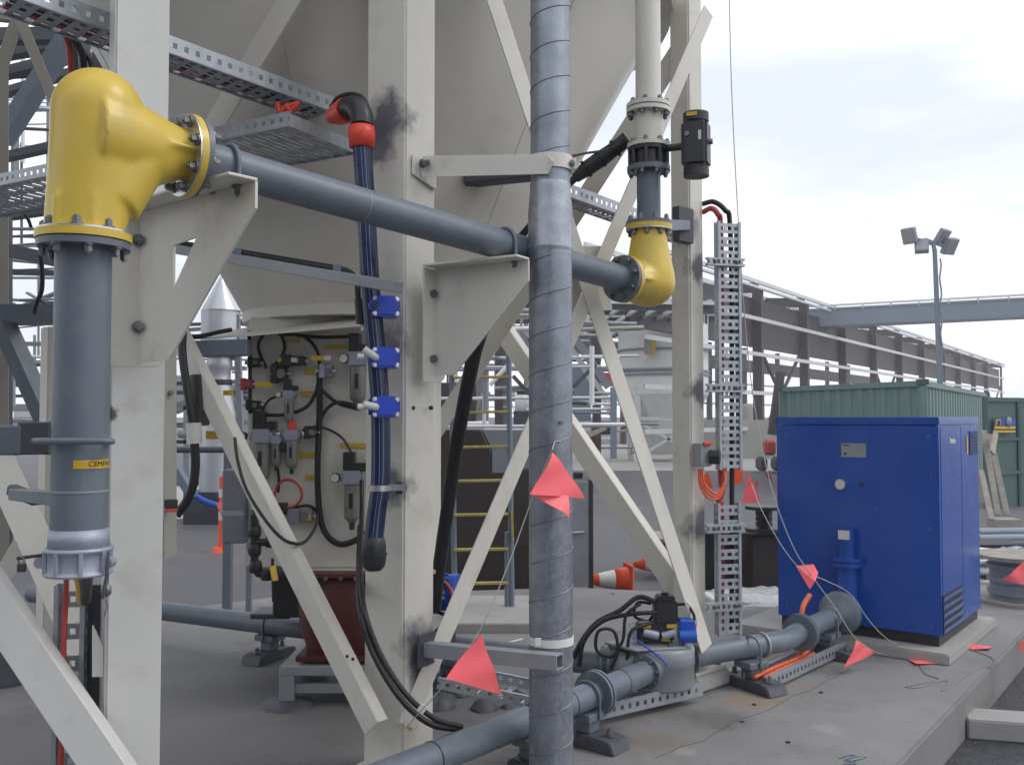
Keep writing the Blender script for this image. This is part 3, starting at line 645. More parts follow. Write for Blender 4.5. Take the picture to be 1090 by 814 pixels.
am = thing('duct_arm', 'cream angle arm from the middle leg clamped round the spiral duct', 'bracket', P(452, 176, 4.05))
mb = MB(); a = P(437, 165, 4.03) + n * .005; mb.prism([a, a + t * .17, a + t * .17 - Z * .12, a - Z * .085], n * .01); mb.build('mounting_plate', M['cream'], am, bev=.002)
mb = MB(); s0 = P(450, 168, 4.05); s1 = P(584, 166, 3.82)
mb.prism([s0, s1, s1 + P(590, 172, 3.80) - P(584, 166, 3.82), s1 + V((0, 0, -.075)), s0 - Z * .085], t * -.008 + V((0, .004, 0))); mb.prism([s0, s1, s1 + V((.02, .08, -.004)), s0 + t * .08], Z * .008); mb.build('arm', M['cream'], am)
mb = MB(); p = P(446, 175, 4.03); mb.cyl(p + n * .014, p + n * .022, .02, n=14); mb.hexbolt(p + n * .02, n, .015, .03, False); mb.build('bolt', M['bolt'], am)
mb = MB(); mb.ring((DX, DY, dz(183)), (DX, DY, dz(168)), .093, .086, 48); mb.build('clamp_band', M['cream'], am)
mb = MB(); c = P(607, 175, DY - .03); mb.box(c, .05, .02, .045); mb.build('clamp_ear', M['cream'], am, bev=.002)
mb = MB(); mb.hexbolt(c - V((-.004, .01, 0)), V((0, -1, 0)), .010, .02); mb.build('bolt', M['bolt'], am)
lm = thing('stub_arm', 'hollow square grey stub arm from the middle leg across the foot of the spiral duct', 'bracket', P(452, 692, 4.06))
s0 = P(452, 690, 4.07); s1 = P(596, 704, 3.735); d = (s1 - s0).normalized(); sd = d.cross(Z).normalized(); uu = sd.cross(d); wv = .058; tk = .005
mb = MB(); m = (s0 + s1) / 2; l = (s1 - s0).length
for q, sx, sz in ((uu * (wv / 2 - tk / 2), wv, tk), (-uu * (wv / 2 - tk / 2), wv, tk), (sd * (wv / 2 - tk / 2), tk, wv - 2 * tk), (-sd * (wv / 2 - tk / 2), tk, wv - 2 * tk)): mb.box(m + q, sx, l, sz, sd, d, uu)
mb.build('box_section', M['lgrey'], lm)
mb = MB(); mb.box(s0 + n * .01, .012, .12, .14, n, t, Z); mb.build('primer_patch', M['dsteel'], lm, bev=.003)

# ------------------------------------------------------------------ cable trays
def tray(name, label, p0, p1, perp, h, pitch, up=Z, rung_w=.03, group=None, slot=.05, parts=True, t=.0025, lying=None, cross_rungs=True):
    p0, p1, perp = V(p0), V(p1), V(perp)
    r = thing(name, label, 'cable tray', p0, group); d = (p1 - p0).normalized(); l = (p1 - p0).length; pn = perp.normalized(); wd = perp.length
    up = (up - d * up.dot(d)).normalized()
    for k in (0, 1):
        mb = MB(); o = p0 + perp * k
        mb.box(o + d * l / 2 + up * h * .335, t, l, h * .33, pn, d, up); mb.box(o + d * l / 2 - up * h * .335, t, l, h * .33, pn, d, up)
        m = int(l / slot)
        for j in range(m): mb.box(o + d * (j + .5) * l / m, t, l / m * .62, h * .36, pn, d, up)
        s_ = 1 if k == 0 else -1
        mb.box(o + d * l / 2 + up * (h * .5 + t / 2) + pn * s_ * .008, .016, l, t, pn, d, up); mb.box(o + d * l / 2 - up * (h * .5 + t / 2) + pn * s_ * .008, .016, l, t, pn, d, up)
        mb.build('side_rail', M['tray'], r)
    m = max(2, int(l / pitch)); mb = MB()
    for j in range(m):
        if not cross_rungs: break
        c = p0 + d * (j + .5) * l / m + perp / 2 - up * (h * .5 - .004)
        if parts: mb = MB()
        # each rung is a punched strip: two edge strips and bridges between the slots
        mb.box(c + d * rung_w * .34, wd - .004, rung_w * .32, t, pn, d, up); mb.box(c - d * rung_w * .34, wd - .004, rung_w * .32, t, pn, d, up)
        for q in (-.42, -.16, .16, .42): mb.box(c + pn * wd * q, wd * .13, rung_w * .36, t, pn, d, up)
        if parts: mb.build('rung', M['tray'], r)
    if not parts: mb.build('slatted_base', M['tray'], r)
    return r
def cable(name, label, pts, r, m, cat='cable', group=None, n=8, seg=8):
    o = MB().tube(spline(pts, seg), r, n).build(name, M[m], origin=pts[0]); return tag(o, label, cat, group)
a, b = P(20, -12, 3.42), P(357, 112, 4.46)
perp = V((-(b - a).y, (b - a).x, 0)).normalized() * .2
tray('cable_tray', 'upper cable ladder sloping across the top left behind the left leg to the middle leg', a, b, perp, .07, .10, parts=False, rung_w=.072)
for k, (mm, off) in enumerate((('redc', .05), ('black', .09), ('black', .13), ('redc', .16))):
    cable('tray_cable', ('thin ' if k < 2 else 'thick ') + ('red' if mm == 'redc' else 'black') + ' cable lying in the upper cable ladder, ' + ('outer' if k < 2 else 'inner') + ' one of its colour', [a + perp.normalized() * off - Z * .018, (a + b) / 2 + perp.normalized() * (off + .01) - Z * .02, b + perp.normalized() * off - Z * .015], .006 if k < 2 else .009, mm, group='cables in the upper ladder')
c00, c01, c10 = P(-60, 204, 5.2), P(309, 126, 3.95), None
c00 = c01 + (c00 - c01) * 1.7
perp2 = P(382, 158, 4.38) - P(309, 126, 3.95); perp2.z = 0
tr2 = tray('cable_tray', 'wide slotted cable tray rising from the left behind the yellow bend, seen from below', c00, c01, perp2, .06, .075, parts=False, rung_w=.066)
mb = MB(); mb.beam(c01 - Z * .01, c01 + perp2 - Z * .01, .012, .055); mb.build('end_plate', M['tray'], tr2)
a, b = P(462, 150, 4.75), P(742, 252, 6.6)
perp = V((-(b - a).y, (b - a).x, 0)).normalized() * .16
tray('cable_tray', 'cable tray running down to the right behind the spiral duct towards the right leg', a, b, perp, .075, .1, parts=False, rung_w=.08)
cable('tray_cable', 'dark red cable lying in the tray behind the spiral duct', [a + perp * .5 - Z * .01, (a + b) / 2 + perp * .5 - Z * .02, b + perp * .5 - Z * .01], .014, 'redc')
tag(MB().beam(P(494, 193, 4.9), P(566, 186, 4.9), .12, .05).build('tray_support', M['steel'], bev=.006, origin=P(494, 193, 4.9)), 'dark steel arm under the cable tray left of the spiral duct', 'bracket')
# vertical tray at the right of leg C
TD = 5.42
tp, tn = td(14), nd(14)
def vtray(label, y0, y1, pieces):
    top, bot = P(762, y0, TD), P(762, y1, TD); bot.x, bot.y = top.x, top.y
    r = tray('cable_ladder', label, bot, top, tp * .145, .05, .077, up=-tn, rung_w=.058, group='cable ladders on the right leg', slot=.04)
    return bot, top
b1, t1 = vtray('upper length of vertical cable ladder beside the right leg, standing against the sky', 236, 500, 19)
b2, t2 = vtray('lower length of vertical cable ladder beside the right leg, below the orange loops', 535, 676, 10)
for y, lab in ((279, 'topmost'), (413, 'second from the top'), (562, 'third from the top'), (645, 'lowest')):
    c = P(772, y, TD - .045); r = thing('strut_bracket', f'slotted strut bar beside the right leg, {lab} of the four', 'bracket', c, 'strut bars on the right leg')
    mb = MB(); l = .235
    mb.box(c + Z * .017, l, .03, .012, tp, -tn, Z); mb.box(c - Z * .017, l, .03, .012, tp, -tn, Z)
    for k in range(7): mb.box(c + tp * (k - 3) * l / 7.2, .016, .03, .024, tp, -tn, Z)
    mb.build('strut_channel', M['tray'], r)
    for s in (-.3, .28):
        mb = MB(); mb.hexbolt(c + tp * l * s - -tn * .0 + tn * .015, tn, .008, .014); mb.build('bolt', M['bolt'], r)
x0 = t1 + tp * .045 + tn * .01
cable('ladder_cable', 'red cable arching off the right leg down the vertical ladder', [P(748, 226, 5.5), P(757, 222, 5.46), P(764, 228, 5.44), P(767, 244, 5.475), P(768, 350, 5.475), P(767, 498, 5.475), P(769, 520, 5.475), P(765, 535, 5.475), P(768, 545, 5.475), P(768, 672, 5.475)], .016, 'redc')
cable('ladder_cable', 'black cable arching off the right leg down the vertical ladder', [P(748, 217, 5.5), P(760, 215, 5.46), P(772, 224, 5.44), P(777, 240, 5.475), P(779, 350, 5.475), P(779, 672, 5.475)], .015, 'black')
sw = thing('isolator_switch', 'grey isolator switch box with a black rotary knob on the right leg', 'switch', P(745, 484, 5.36))
mb = MB(); mb.fbox(P(747, 484, 5.36), 20, .085, .09, .13); mb.build('enclosure', M['lgrey'], sw, bev=.008, seg=2)
mb = MB(); p = P(756, 486, 5.33); mb.cyl(p, p + td(14) * .045 + nd(14) * .03, .042, n=22); mb.build('rotary_knob', M['bplast'], sw, bev=.004)
mb = MB(); mb.fbox(P(753, 472, 5.31), 20, .05, .02, .02); mb.build('red_trim', M['redp'], sw, bev=.003)
for k in range(3):
    cable('power_cable', 'orange power cable looping from the isolator box to the ladder, ' + ('outermost loop', 'middle loop', 'innermost loop')[k], [P(744 + k * 1.5, 499, 5.36), P(745 + k * 2, 515 - k, 5.36), P(752 + k * 2, 528 - k * 3, 5.36), P(763, 531 - k * 3, 5.38), P(770 + k, 520 - k * 4, 5.4), P(773 - k * 2, 495, 5.45)], .0075, 'orange', group='orange loops at the isolator')

# ------------------------------------------------------------------ blue striped poly pipe on leg B
hp = thing('poly_pipe', 'dark blue striped poly air pipe hanging down the middle leg from a red elbow fitting', 'pipe', P(398, 380, 3.98))
HD = [P(385, 150, 3.93), P(389, 210, 3.935), P(394, 300, 3.94), P(401, 380, 3.94), P(405, 440, 3.94), P(405, 510, 3.93), P(401, 545, 3.92), P(398, 572, 3.91)]
path = spline(HD, 10)
mb = MB(); mb.tube(path, .040, 28); mb.build('pipe', M['navy'], hp)
for a in (-34, 0, 22):
    dd = nd(a); mb = MB(); mb.tube([q + dd * .0390 for q in path], .0014, 6); mb.build('stripe', M['stripe'], hp)
mb = MB(); mb.lathe(HD[0] + V((0, 0, -.03)), Z, [(.036, 0), (.052, .0), (.058, .055), (.054, .09), (.040, .092)], 24); mb.build('red_nut', M['redp'], hp)
e0 = HD[0] + Z * .062
arc = [e0, P(385, 125, 3.94), P(381, 116, 3.96), P(374, 114, 4.0), P(366, 118, 4.05)]
mb = MB(); mb.tube(spline(arc, 6), .048, 22); mb.build('elbow', M['bplast'], hp)
mb = MB(); mb.tube([P(369, 117, 4.03), P(362, 121, 4.07), P(353, 124, 4.12)], [.055, .05, .034], 22); mb.build('red_collar', M['redp'], hp)
mb = MB(); mb.tube(spline([P(352, 114, 4.1), P(360, 104, 4.05), P(374, 100, 4.0), P(386, 104, 3.98), P(392, 116, 3.97), P(392, 130, 3.97)], 6), .009, 8); mb.build('drain_hose', M['black'], hp)
mb = MB(); q = HD[-1]; mb.lathe(q - Z * .135, Z, [(0, 0), (.03, .0), (.046, .018), (.051, .045), (.051, .10), (.044, .135), (.038, .14)], 24); mb.ring(q - Z * .072, q - Z * .064, .056, .045, 24); mb.build('end_cap', M['bplast'], hp)
mb = MB(); q = P(404, 519, 3.93); mb.ring(q - Z * .012, q + Z * .012, .046, .0395, 28); mb.box(q + V((.075, .02, 0)), .08, .02, .026); mb.build('clamp', M['shiny'], hp)
mb = MB(); mb.box(P(425, 519, 3.98), .03, .02, .05); mb.build('clamp_foot', M['rust'], hp, bev=.003)
for y, lab, tee in ((327, 'topmost, just under the grey strut', False), (381, 'between the other two', True), (433, 'lowest', True)):
    c = P(406, y, 3.935); r = thing('pipe_saddle', f'bright blue clamp saddle on the striped pipe, {lab}', 'pipe saddle', c, 'blue saddles on the striped pipe')
    mb = MB(); mb.box(c + V((.012, .0, 0)), .11, .105, .088, td(18), -nd(18), Z); mb.box(c + V((.012, 0, 0)), .132, .02, .088, td(18), -nd(18), Z); mb.build('saddle_body', M['sadd'], r, bev=.012, seg=2)
    for sz in (-1, 1):
        for sx in (-1, 1):
            p = c + td(18) * (sx * .046 + .01) + nd(18) * .05 + Z * sz * .03; mb = MB(); mb.hexbolt(p, nd(18), .007, .010); mb.build('bolt', M['shiny'], r)
    q = c - td(18) * .038 + nd(18) * .055
    mb = MB(); mb.cyl(q - nd(18) * .02, q + nd(18) * .012, .024, n=18); mb.build('port_ring', M['sadd'], r, bev=.003)
    mb = MB()
    if tee: mb.tube(spline([q + nd(18) * .005, q + nd(18) * .03 - td(18) * .005, q - td(18) * .05 + nd(18) * .03 + Z * (.01 if y > 400 else .03)], 6), .0155, 14); mb.cyl(q - td(18) * .05 + nd(18) * .03, q - td(18) * .075 + nd(18) * .03, .012, n=12)
    else: mb.tube([q + nd(18) * .005, q + nd(18) * .03], .015, 14)
    mb.build('hose_fitting', M['white'] if tee else M['bplast'], r)
# grey strut with conduit
us = thing('strut_beam', 'long grey strut bar crossing in front of the silo cone below the cement pipe', 'strut', P(300, 285, 4.4))
s0, s1 = P(150, 259, 4.7), P(426, 306, 3.72); mb = MB(); mb.beam(s0, s1, .041, .046); mb.build('channel', M['lgrey'], us, bev=.003)
cd = thing('conduit', 'dark conduit clipped along the top of the grey strut bar', 'conduit', P(300, 275, 4.4))
mb = MB(); mb.tube(spline([P(186, 258, 4.75), P(255, 268, 4.48), P(320, 279, 4.26), P(360, 286, 4.1), P(374, 291, 4.04), P(380, 301, 4.0), P(381, 316, 3.98), P(383, 330, 3.98)], 8), .013, 12); mb.build('tube', M['bplast'], cd)
for px, py, d in ((254, 268, 4.47), (360, 286, 4.09)):
    mb = MB(); mb.box(P(px, py + 1, d), .04, .045, .04); mb.build('clip', M['steelb'], cd, bev=.005)
mb = MB(); mb.cyl(P(384, 318, 3.99), P(386, 345, 4.0), .028, n=18); mb.build('solenoid', M['bplast'], cd, bev=.004)
mb = MB(); mb.cyl(P(388, 345, 4.0), P(388, 352, 4.0), .016, n=12); mb.build('cable_gland', M['white'], cd)

# ------------------------------------------------------------------ pneumatics on the skirt
PF = SKY - .03
def pp(px, py, off=.03): return P(px, py, SKY - off)
pb = thing('panel_rail', 'bluish grey rail fixed behind the left edge of the pneumatic panel', 'rail', P(235, 373, 4.9))
mb = MB(); mb.beam(P(200, 372, 5.0), P(266, 370, 4.98), .10, .085); mb.build('rail', M['steelb'], pb, bev=.003)
for (px, py, px2) in ((198, 362, 235), ): 
    mb = MB(); mb.tube(spline([P(190, 356, 4.9), P(210, 358, 4.95), P(235, 353, 5.0), P(246, 351, 5.05)]), .012, 8); mb.build('grip_cable', M['black'], pb)
def frl(label, px, py, s, head=True, gauge=(-17, 10), knob=None):
    """filter regulator: (px, py) is the centre of the metal body"""
    d = SKY - .075; c = P(px, py, d); k = d / F * s
    r = thing('air_regulator', label, 'regulator', c, 'air regulators on the cream panel')
    mb = MB(); mb.box(c, 19 * k, 15 * k, 15 * k); mb.cyl(c - V((12 * k, 0, 0)), c + V((12 * k, 0, 0)), 5 * k, n=14); mb.build('body', M['cast'], r, bev=.005, seg=2)
    mb = MB(); mb.lathe(c - Z * 48 * k, Z, [(0, 0), (3 * k, 0), (8 * k, 5 * k), (8.6 * k, 9 * k), (8.6 * k, 40 * k)], 20); mb.build('bowl', M['clear'], r)
    mb = MB(); mb.box(c - Z * 24 * k - V((0, 8.4 * k, 0)), 4 * k, 1.2 * k, 16 * k); mb.build('sight_glass', M['bplast'], r)
    mb = MB(); mb.cyl(c - Z * 55 * k, c - Z * 47 * k, 3 * k, n=12); mb.build('drain', M['bplast'], r)
    if head:
        mb = MB(); mb.box(c + Z * 17 * k - V((3 * k, 0, 0)), 12 * k, 13 * k, 20 * k); mb.box(c + Z * 11 * k + V((8 * k, 0, 0)), 14 * k, 11 * k, 9 * k); mb.build('solenoid', M['bplast'], r, bev=.003)
    if knob:
        mb = MB(); mb.cyl(c + Z * 8 * k, c + Z * 20 * k, 6.5 * k, 5.5 * k, n=18); mb.build('knob', M[knob], r, bev=.002)
    if gauge:
        g = c + V((gauge[0] * k, -9 * k, 0)); mb = MB(); mb.cyl(g + V((0, 8 * k, 0)), g, 5.2 * k, n=20); gg = sub(mb.build('gauge', M['bplast'], r))
        mb = MB(); mb.cyl(g, g - V((0, .002, 0)), 4.3 * k, n=20); mb.build('dial', M['white'], gg)
        mb = MB(); mb.beam(g - V((0, .003, 0)), g + V((-2 * k, -.003, 2.5 * k)), .002, .001); mb.build('needle', M['ink'], gg)
    return r
frl('air regulator with long bowl beside the middle blue saddle', 381, 382, 1.0, True, (-14, 0))
frl('air regulator with long bowl below the red knob, at the left of the panel', 279, 464, 1.0, True, (-20, 0))
frl('air regulator with long bowl at the lower right of the panel', 375, 508, 1.0, True, (-17, 0))
frl('short air regulator with red knob in the middle of the panel', 311, 463, .75, False, None, 'redp')
frl('small air regulator at the upper left of the panel', 308, 420, .62, True, (-17, 1))
frl('narrow air regulator without knob, right of the left long bowl', 294, 468, .6, False, None)
def valve(label, px, py, wd, h, m='bplast', knobs=()):
    c = pp(px, py, .05); r = thing('solenoid_valve', label, 'valve', c, 'solenoid valves on the cream panel'); k = SKY / F
    mb = MB(); mb.box(c, wd * k, .06, h * k); mb.box(c - V((wd * k * .2, .02, 0)), wd * k * .4, .06, h * k * 1.25); mb.build('body', M[m], r, bev=.004)
    mb = MB(); mb.cyl(c + V((wd * k * .2, -.03, 0)), c + V((wd * k * .2, -.045, 0)), h * k * .3, n=14); mb.build('coil', M['bolt'], r)
    for q in (-1, 1):
        mb = MB(); p = c + V((q * wd * k * .5, 0, 0)); mb.cyl(p, p + V((q * .018, 0, 0)), .011, n=12); mb.build('fitting', M['shiny'], r)
    return r
valve('dark solenoid valve under the hose loop at the panel top left', 297, 398, 17, 16)
valve('dark solenoid valve between yellow tags near the panel top', 312, 384, 26, 10)
valve('dark solenoid valve with hanging silencer near the panel top right', 347, 395, 14, 12, 'cast')
valve('dark solenoid valve stub at the panel left edge, upper', 271, 386, 13, 9)
valve('dark solenoid valve stub at the panel left edge, lower', 270, 431, 15, 9)
valve('long dark solenoid valve near the bottom left of the panel', 288, 541, 34, 12)
valve('grey valve block at the bottom of the panel with yellow face', 320, 549, 26, 13, 'slate')
valve('dark solenoid valve right of the left long bowl', 306, 476, 14, 8)
valve('dark solenoid valve at the right end of the middle fitting row', 331, 460, 13, 11)
valve('dark solenoid valve left of the red fitting at the panel edge', 263, 409, 12, 10, 'redc')
mb = MB(); 
for x in range(262, 336, 7): p = pp(x, 462, .06); mb.cyl(p - V((.012, 0, 0)), p + V((.010, 0, 0)), .019 if x % 2 else .014, n=12)
tag(mb.build('fitting_row', M['shiny'], origin=pp(262, 462)), 'row of bare metal pipe fittings along the middle of the panel', 'fittings')
tags = [(303, 383, 14, 5, 'right of the hose loop', 6), (338, 381, 14, 5, 'left of the top right gauge', 7), (330, 395, 13, 5, 'under the upper right tag', 6), (281, 409, 18, 5, 'beside the red valve', 0), (327, 419, 13, 5, 'right of the small regulator', 0), (357, 369, 24, 4, 'at the panel top right', 0), (312, 363, 14, 3, 'at the panel top middle', 0), (321, 484, 30, 5, 'below the fitting row', 0), (380, 474, 37, 4.5, 'above the lower right regulator', 0), (330, 508, 11, 5, 'beside the lower hose joint', 0), (325, 551, 12, 6, 'on the bottom valve block', 0), (291, 470, 4, 13, 'upright between the bowls', 0), (229, 463, 18, 8, 'on the brace left of the panel', 3), (217, 406, 16, 8, 'wrapped on the brace near its top', 0), (206, 398, 6, 22, 'upright beside the brace top', 0), (243, 418, 10, 5, 'floating beside the tall slotted post', 0), (250, 463, 14, 5, 'left of the fitting row', 0)]
for px, py, wd, h, lab, wh in tags:
    k = SKY / F; dd = .012 if px > 262 else .42
    if (px, py) in ((325, 551),): dd = .085
    if px in (303, 338, 281): dd = .09
    c = pp(px, py, dd); r = thing('name_tag', f'small yellow equipment tag {lab}', 'tag', c, 'yellow tags of the pneumatic panel')
    mb = MB(); mb.box(c, wd * k, .004, h * k); mb.build('plate', M['ytag'], r)
    if wh: mb = MB(); mb.box(c + V(((wd + wh) * k * .5, -.002, 0)), wh * k, .012, h * k * .95); mb.build('white_end', M['white'], r)
hoses = [
 ('black upright air hose at the left edge of the panel', [(265, 352, .03), (266, 380, .05), (266, 440, .05)], .011, 'black'),
 ('black air hose coiled in a loop at the panel top left', [(284, 392, .05), (278, 380, .05), (275, 367, .05), (281, 356, .05), (291, 353, .05), (300, 358, .05), (303, 370, .05), (298, 382, .05), (290, 390, .06)], .0095, 'black'),
 ('black air hose arching from the panel top down to the tag row', [(300, 356, .04), (320, 357, .04), (332, 365, .04), (339, 378, .04), (340, 396, .04)], .0095, 'black'),
 ('black air hose bundle hanging down the panel middle into a bottom loop', [(340, 396, .045), (340, 440, .045), (338, 500, .045), (340, 545, .045), (347, 568, .05), (362, 579, .06), (380, 574, .07), (386, 565, .08)], .017, 'black'),
 ('black air hose sagging from the left edge to the panel middle', [(266, 436, .05), (280, 441, .05), (305, 441, .05), (326, 433, .05), (336, 418, .05), (339, 405, .05)], .010, 'black'),
 ('thin black air hose from the small gauge down to the left regulator', [(294, 422, .05), (286, 426, .05), (280, 436, .05), (279, 446, .06)], .007, 'black'),
 ('black air hose from the panel middle up to the lowest blue saddle', [(340, 460, .045), (342, 445, .05), (350, 433, .06), (362, 428, .1), (382, 432, .3), (392, 433, 1.1)], .010, 'black'),
 ('black air hose crossing from the panel middle to the lower saddle', [(340, 412, .045), (350, 422, .05), (362, 430, .07), (380, 435, .2)], .010, 'black'),
 ('thin black air hose arching over to the lower right regulator', [(322, 458, .06), (336, 454, .05), (352, 458, .05), (366, 468, .05), (377, 487, .07)], .007, 'black'),
 ('black air hose running from the brace to a loop under the panel', [(250, 466, .72), (253, 490, .78), (262, 520, .85), (280, 550, .92), (298, 571, .95), (312, 578, .95), (325, 576, .8), (336, 560, .4), (337, 545, .06), (328, 538, .05), (312, 540, .05), (300, 541, .05)], .008, 'black'),
 ('small red and black air hose loop at the panel bottom', [(292, 536, .06), (293, 522, .06), (300, 512, .06), (310, 511, .06), (319, 518, .06), (321, 529, .06), (314, 538, .06), (303, 541, .06)], .0075, 'redc'),
 ('short thin black air hose hanging below the narrow regulator', [(295, 496, .05), (297, 510, .05), (296, 524, .05)], .008, 'black'),
 ('black air hose under the rain skirt at the panel top right', [(316, 357, .05), (345, 359, .05), (370, 358, .06), (384, 357, .07)], .010, 'black'),
]
for lab, pts, r, m in hoses: cable('air_hose', lab, [pp(*q) for q in pts], r, m, 'hose', 'air hoses on the cream panel')
# long double hose falling across leg B
cable('air_hose', 'upper of two long black hoses falling across the foot of the middle leg', [P(385, 512, 5.08), P(385, 545, 4.9), P(384, 590, 4.4), P(386, 640, 3.98), P(402, 690, 3.90), P(430, 736, 3.84), P(462, 764, 3.85), P(492, 773, 3.9)], .012, 'black', 'hose', 'double hose over the middle leg')
cable('air_hose', 'lower of two long black hoses falling across the foot of the middle leg', [P(383, 560, 4.9), P(382, 600, 4.4), P(383, 645, 3.98), P(396, 692, 3.90), P(424, 740, 3.83), P(456, 769, 3.83), P(488, 776, 3.9)], .013, 'black', 'hose', 'double hose over the middle leg')
mb = MB(); mb.beam(P(447, 757, 3.83), P(452, 750, 3.83), .01, .03); tag(mb.build('cable_tie', M['zip'], origin=P(449, 754, 3.83)), 'white cable tie binding the double hose at the leg foot', 'cable tie')
# thick hose left of the panel
th = thing('dust_hose', 'thick black hose with a pale grey joint hanging left of the cream panel', 'hose', P(205, 460, 4.6))
mb = MB(); mb.tube(spline([P(195, 350, 4.7), P(194, 372, 4.65), P(197, 400, 4.62), P(202, 430, 4.6), P(206, 456, 4.6)]), .02, 12); mb.build('upper_hose', M['black'], th)
mb = MB(); mb.cyl(P(213, 400, 4.75), P(212, 452, 4.72), .05, n=18); mb.build('sleeve', M['dark'], th)
mb = MB(); mb.cyl(P(206, 450, 4.6), P(207, 472, 4.6), .036, n=18); mb.build('joint', M['white'], th, bev=.004)
mb = MB(); mb.tube(spline([P(207, 472, 4.6), P(208, 495, 4.6), P(205, 518, 4.6), P(198, 534, 4.6), P(188, 548, 4.6)]), .022, 12); mb.build('lower_hose', M['black'], th)
mb = MB(); mb.cyl(P(192, 462, 4.65), P(204, 462, 4.6), .02, n=12); mb.build('side_fitting', M['lgrey'], th)
# black drain manifold under the panel
mf = thing('drain_manifold', 'black threaded pipe manifold with yellow lever under the left of the panel', 'valve', P(272, 590, 5.0))
mb = MB(); mb.tube([P(271, 548, 5.0), P(271, 602, 5.0), P(275, 610, 5.0), P(284, 612, 5.0), P(312, 607, 5.02)], .022, 12)
for px, py in ((271, 566), (271, 585), (272, 603), (284, 611), (296, 609)): p = P(px, py, 5.0); mb.lathe(p - Z * .03, Z, [(0, 0), (.03, 0), (.036, .02), (.036, .04), (.03, .06), (0, .06)], 10, False)
mb.tube([P(271, 577, 5.0), P(285, 577, 5.0), P(297, 573, 5.0)], .02, 12); p = P(290, 576, 5.0); mb.cyl(p - V((.03, 0, 0)), p + V((.03, 0, 0)), .034, n=8); mb.build('pipework', M['bplast'], mf)
mb = MB(); mb.beam(P(290, 602, 4.96), P(293, 618, 4.94), .035, .012); mb.build('lever', M['ytag'], mf, bev=.002)
mb = MB(); mb.cyl(P(291, 640, 5.0), P(290, 594, 5.0), .008, n=8); mb.build('stem', M['black'], mf)
mb = MB(); mb.box(P(248, 546, 5.0), .12, .04, .022); mb.build('perforated_bar', M['tray'], mf)
cb_ = thing('junction_box', 'plain grey junction box at the lower left edge of the panel', 'box', P(250, 540, 5.15))
mb = MB(); mb.box(P(252, 538, 5.2), .13, .12, .40); mb.build('enclosure', M['slate'], cb_, bev=.008)
for px, dd, r_, y0, lab, m in ((242, 7.6, .034, 478, 'slotted grey post standing on the slab edge, left of the panel', 'steelb'), (265, 7.4, .022, 560, 'thin grey post standing on the slab just right of the slotted post', 'slate')):
    b = P(px, 640, dd); mb = MB(); mb.beam(V((b.x, b.y, 0)), V((b.x, b.y, P(px, y0, dd).z)), r_ * 2, r_ * 2, V((0, 1, 0)))
    tag(mb.build('post', M[m], bev=.004, origin=(b.x, b.y, 0)), lab, 'post')
# ------------------------------------------------------------------ lower blow pipes, diverter valve and stands
LP = .0625
def zp(px, py, z):        # point at pixel with given height
    return G(px, py, z)
lz = .22
DV = V((.80, 5.15, 0))
p1 = [V((-1.19, 2.66, lz)), V((-.246, 3.79, lz)), V((.387, 4.555, lz)), V((.76, 5.02, lz))]
bp = thing('blow_pipe', 'grey floor pipe running from the bottom edge to the diverter valve behind the spiral duct', 'pipe', p1[2])
mb = MB(); mb.tube(spline(p1, 8), LP, 32); mb.build('pipe_body', M['grey'], bp)
def ringat(parent, pts, t, ro, th, m, nm):
    q = V(pts[0]) + (V(pts[1]) - V(pts[0])) * t; d = (V(pts[1]) - V(pts[0])).normalized(); mb = MB(); mb.ring(q, q + d * th, ro, LP - .004, 44); o = mb.build(nm, M[m], parent, bev=.002); return q, d
for a, t in ((p1[0:2], .93), (p1[1:3], .80), (p1[2:4], .42)): ringat(bp, a, t, LP + .002, .005, 'black', 'joint_ring')
q, d = ringat(bp, p1[2:4], .0, .108, .016, 'grey', 'flange'); ringat(bp, p1[2:4], .045, .108, .016, 'grey', 'flange')
ringat(bp, p1[2:4], .03, .105, .006, 'black', 'gasket')
q = p1[3] + (p1[2] - p1[3]).normalized() * .10; d = (p1[3] - p1[2]).normalized(); mb = MB(); mb.cyl(q - d * .012, q, .088, n=36); mb.build('flange', M['grey'], bp, bev=.002); bolts_round(bp, q - d * .012, -d, .074, 8, r=.008, h=.016)
p2 = [V((-3.6, 7.1, lz)), V((-1.83, 6.2, lz)), V((-.95, 5.78, lz)), V((.38, 5.16, lz)), V((.70, 5.10, lz))]
bp2 = thing('blow_pipe', 'rear grey floor pipe passing behind the legs to the diverter valve', 'pipe', p2[1])
mb = MB(); mb.tube(spline(p2, 8), LP, 32); mb.build('pipe_body', M['grey'], bp2)
q = p2[3] + V((.1, -.03, 0)); d = (p2[4] - p2[3]).normalized()
for k in (0, .04): mb = MB(); mb.ring(q + d * k, q + d * (k + .014), .095, .06, 36); mb.build('flange', M['grey'], bp2, bev=.002)
dz_ = thing('diverter_valve', 'grey drum shaped diverter valve on the slab joining the floor pipes', 'valve', (DV.x, DV.y, 0))
mb = MB(); mb.lathe((DV.x, DV.y, 0), Z, [(0, .10), (.178, .10), (.186, .115), (.186, .22), (.189, .222), (.189, .30), (.18, .318), (0, .318)], 56); mb.build('valve_body', M['lgrey'], dz_)
mb = MB(); a0 = V((DV.x, DV.y, .318)); mb.prism([a0 + V((-.30, -.02, 0)), a0 + V((-.16, -.19, 0)), a0 + V((.12, -.14, 0)), a0 + V((.15, .1, 0)), a0 + V((-.1, .16, 0))], (0, 0, .014)); mb.build('top_plate', M['lgrey'], dz_, bev=.004)
mb = MB(); mb.cyl(V((DV.x - .13, DV.y - .09, lz)), V((DV.x - .30, DV.y + .0, lz)), .085, n=32); mb.build('side_port', M['lgrey'], dz_)
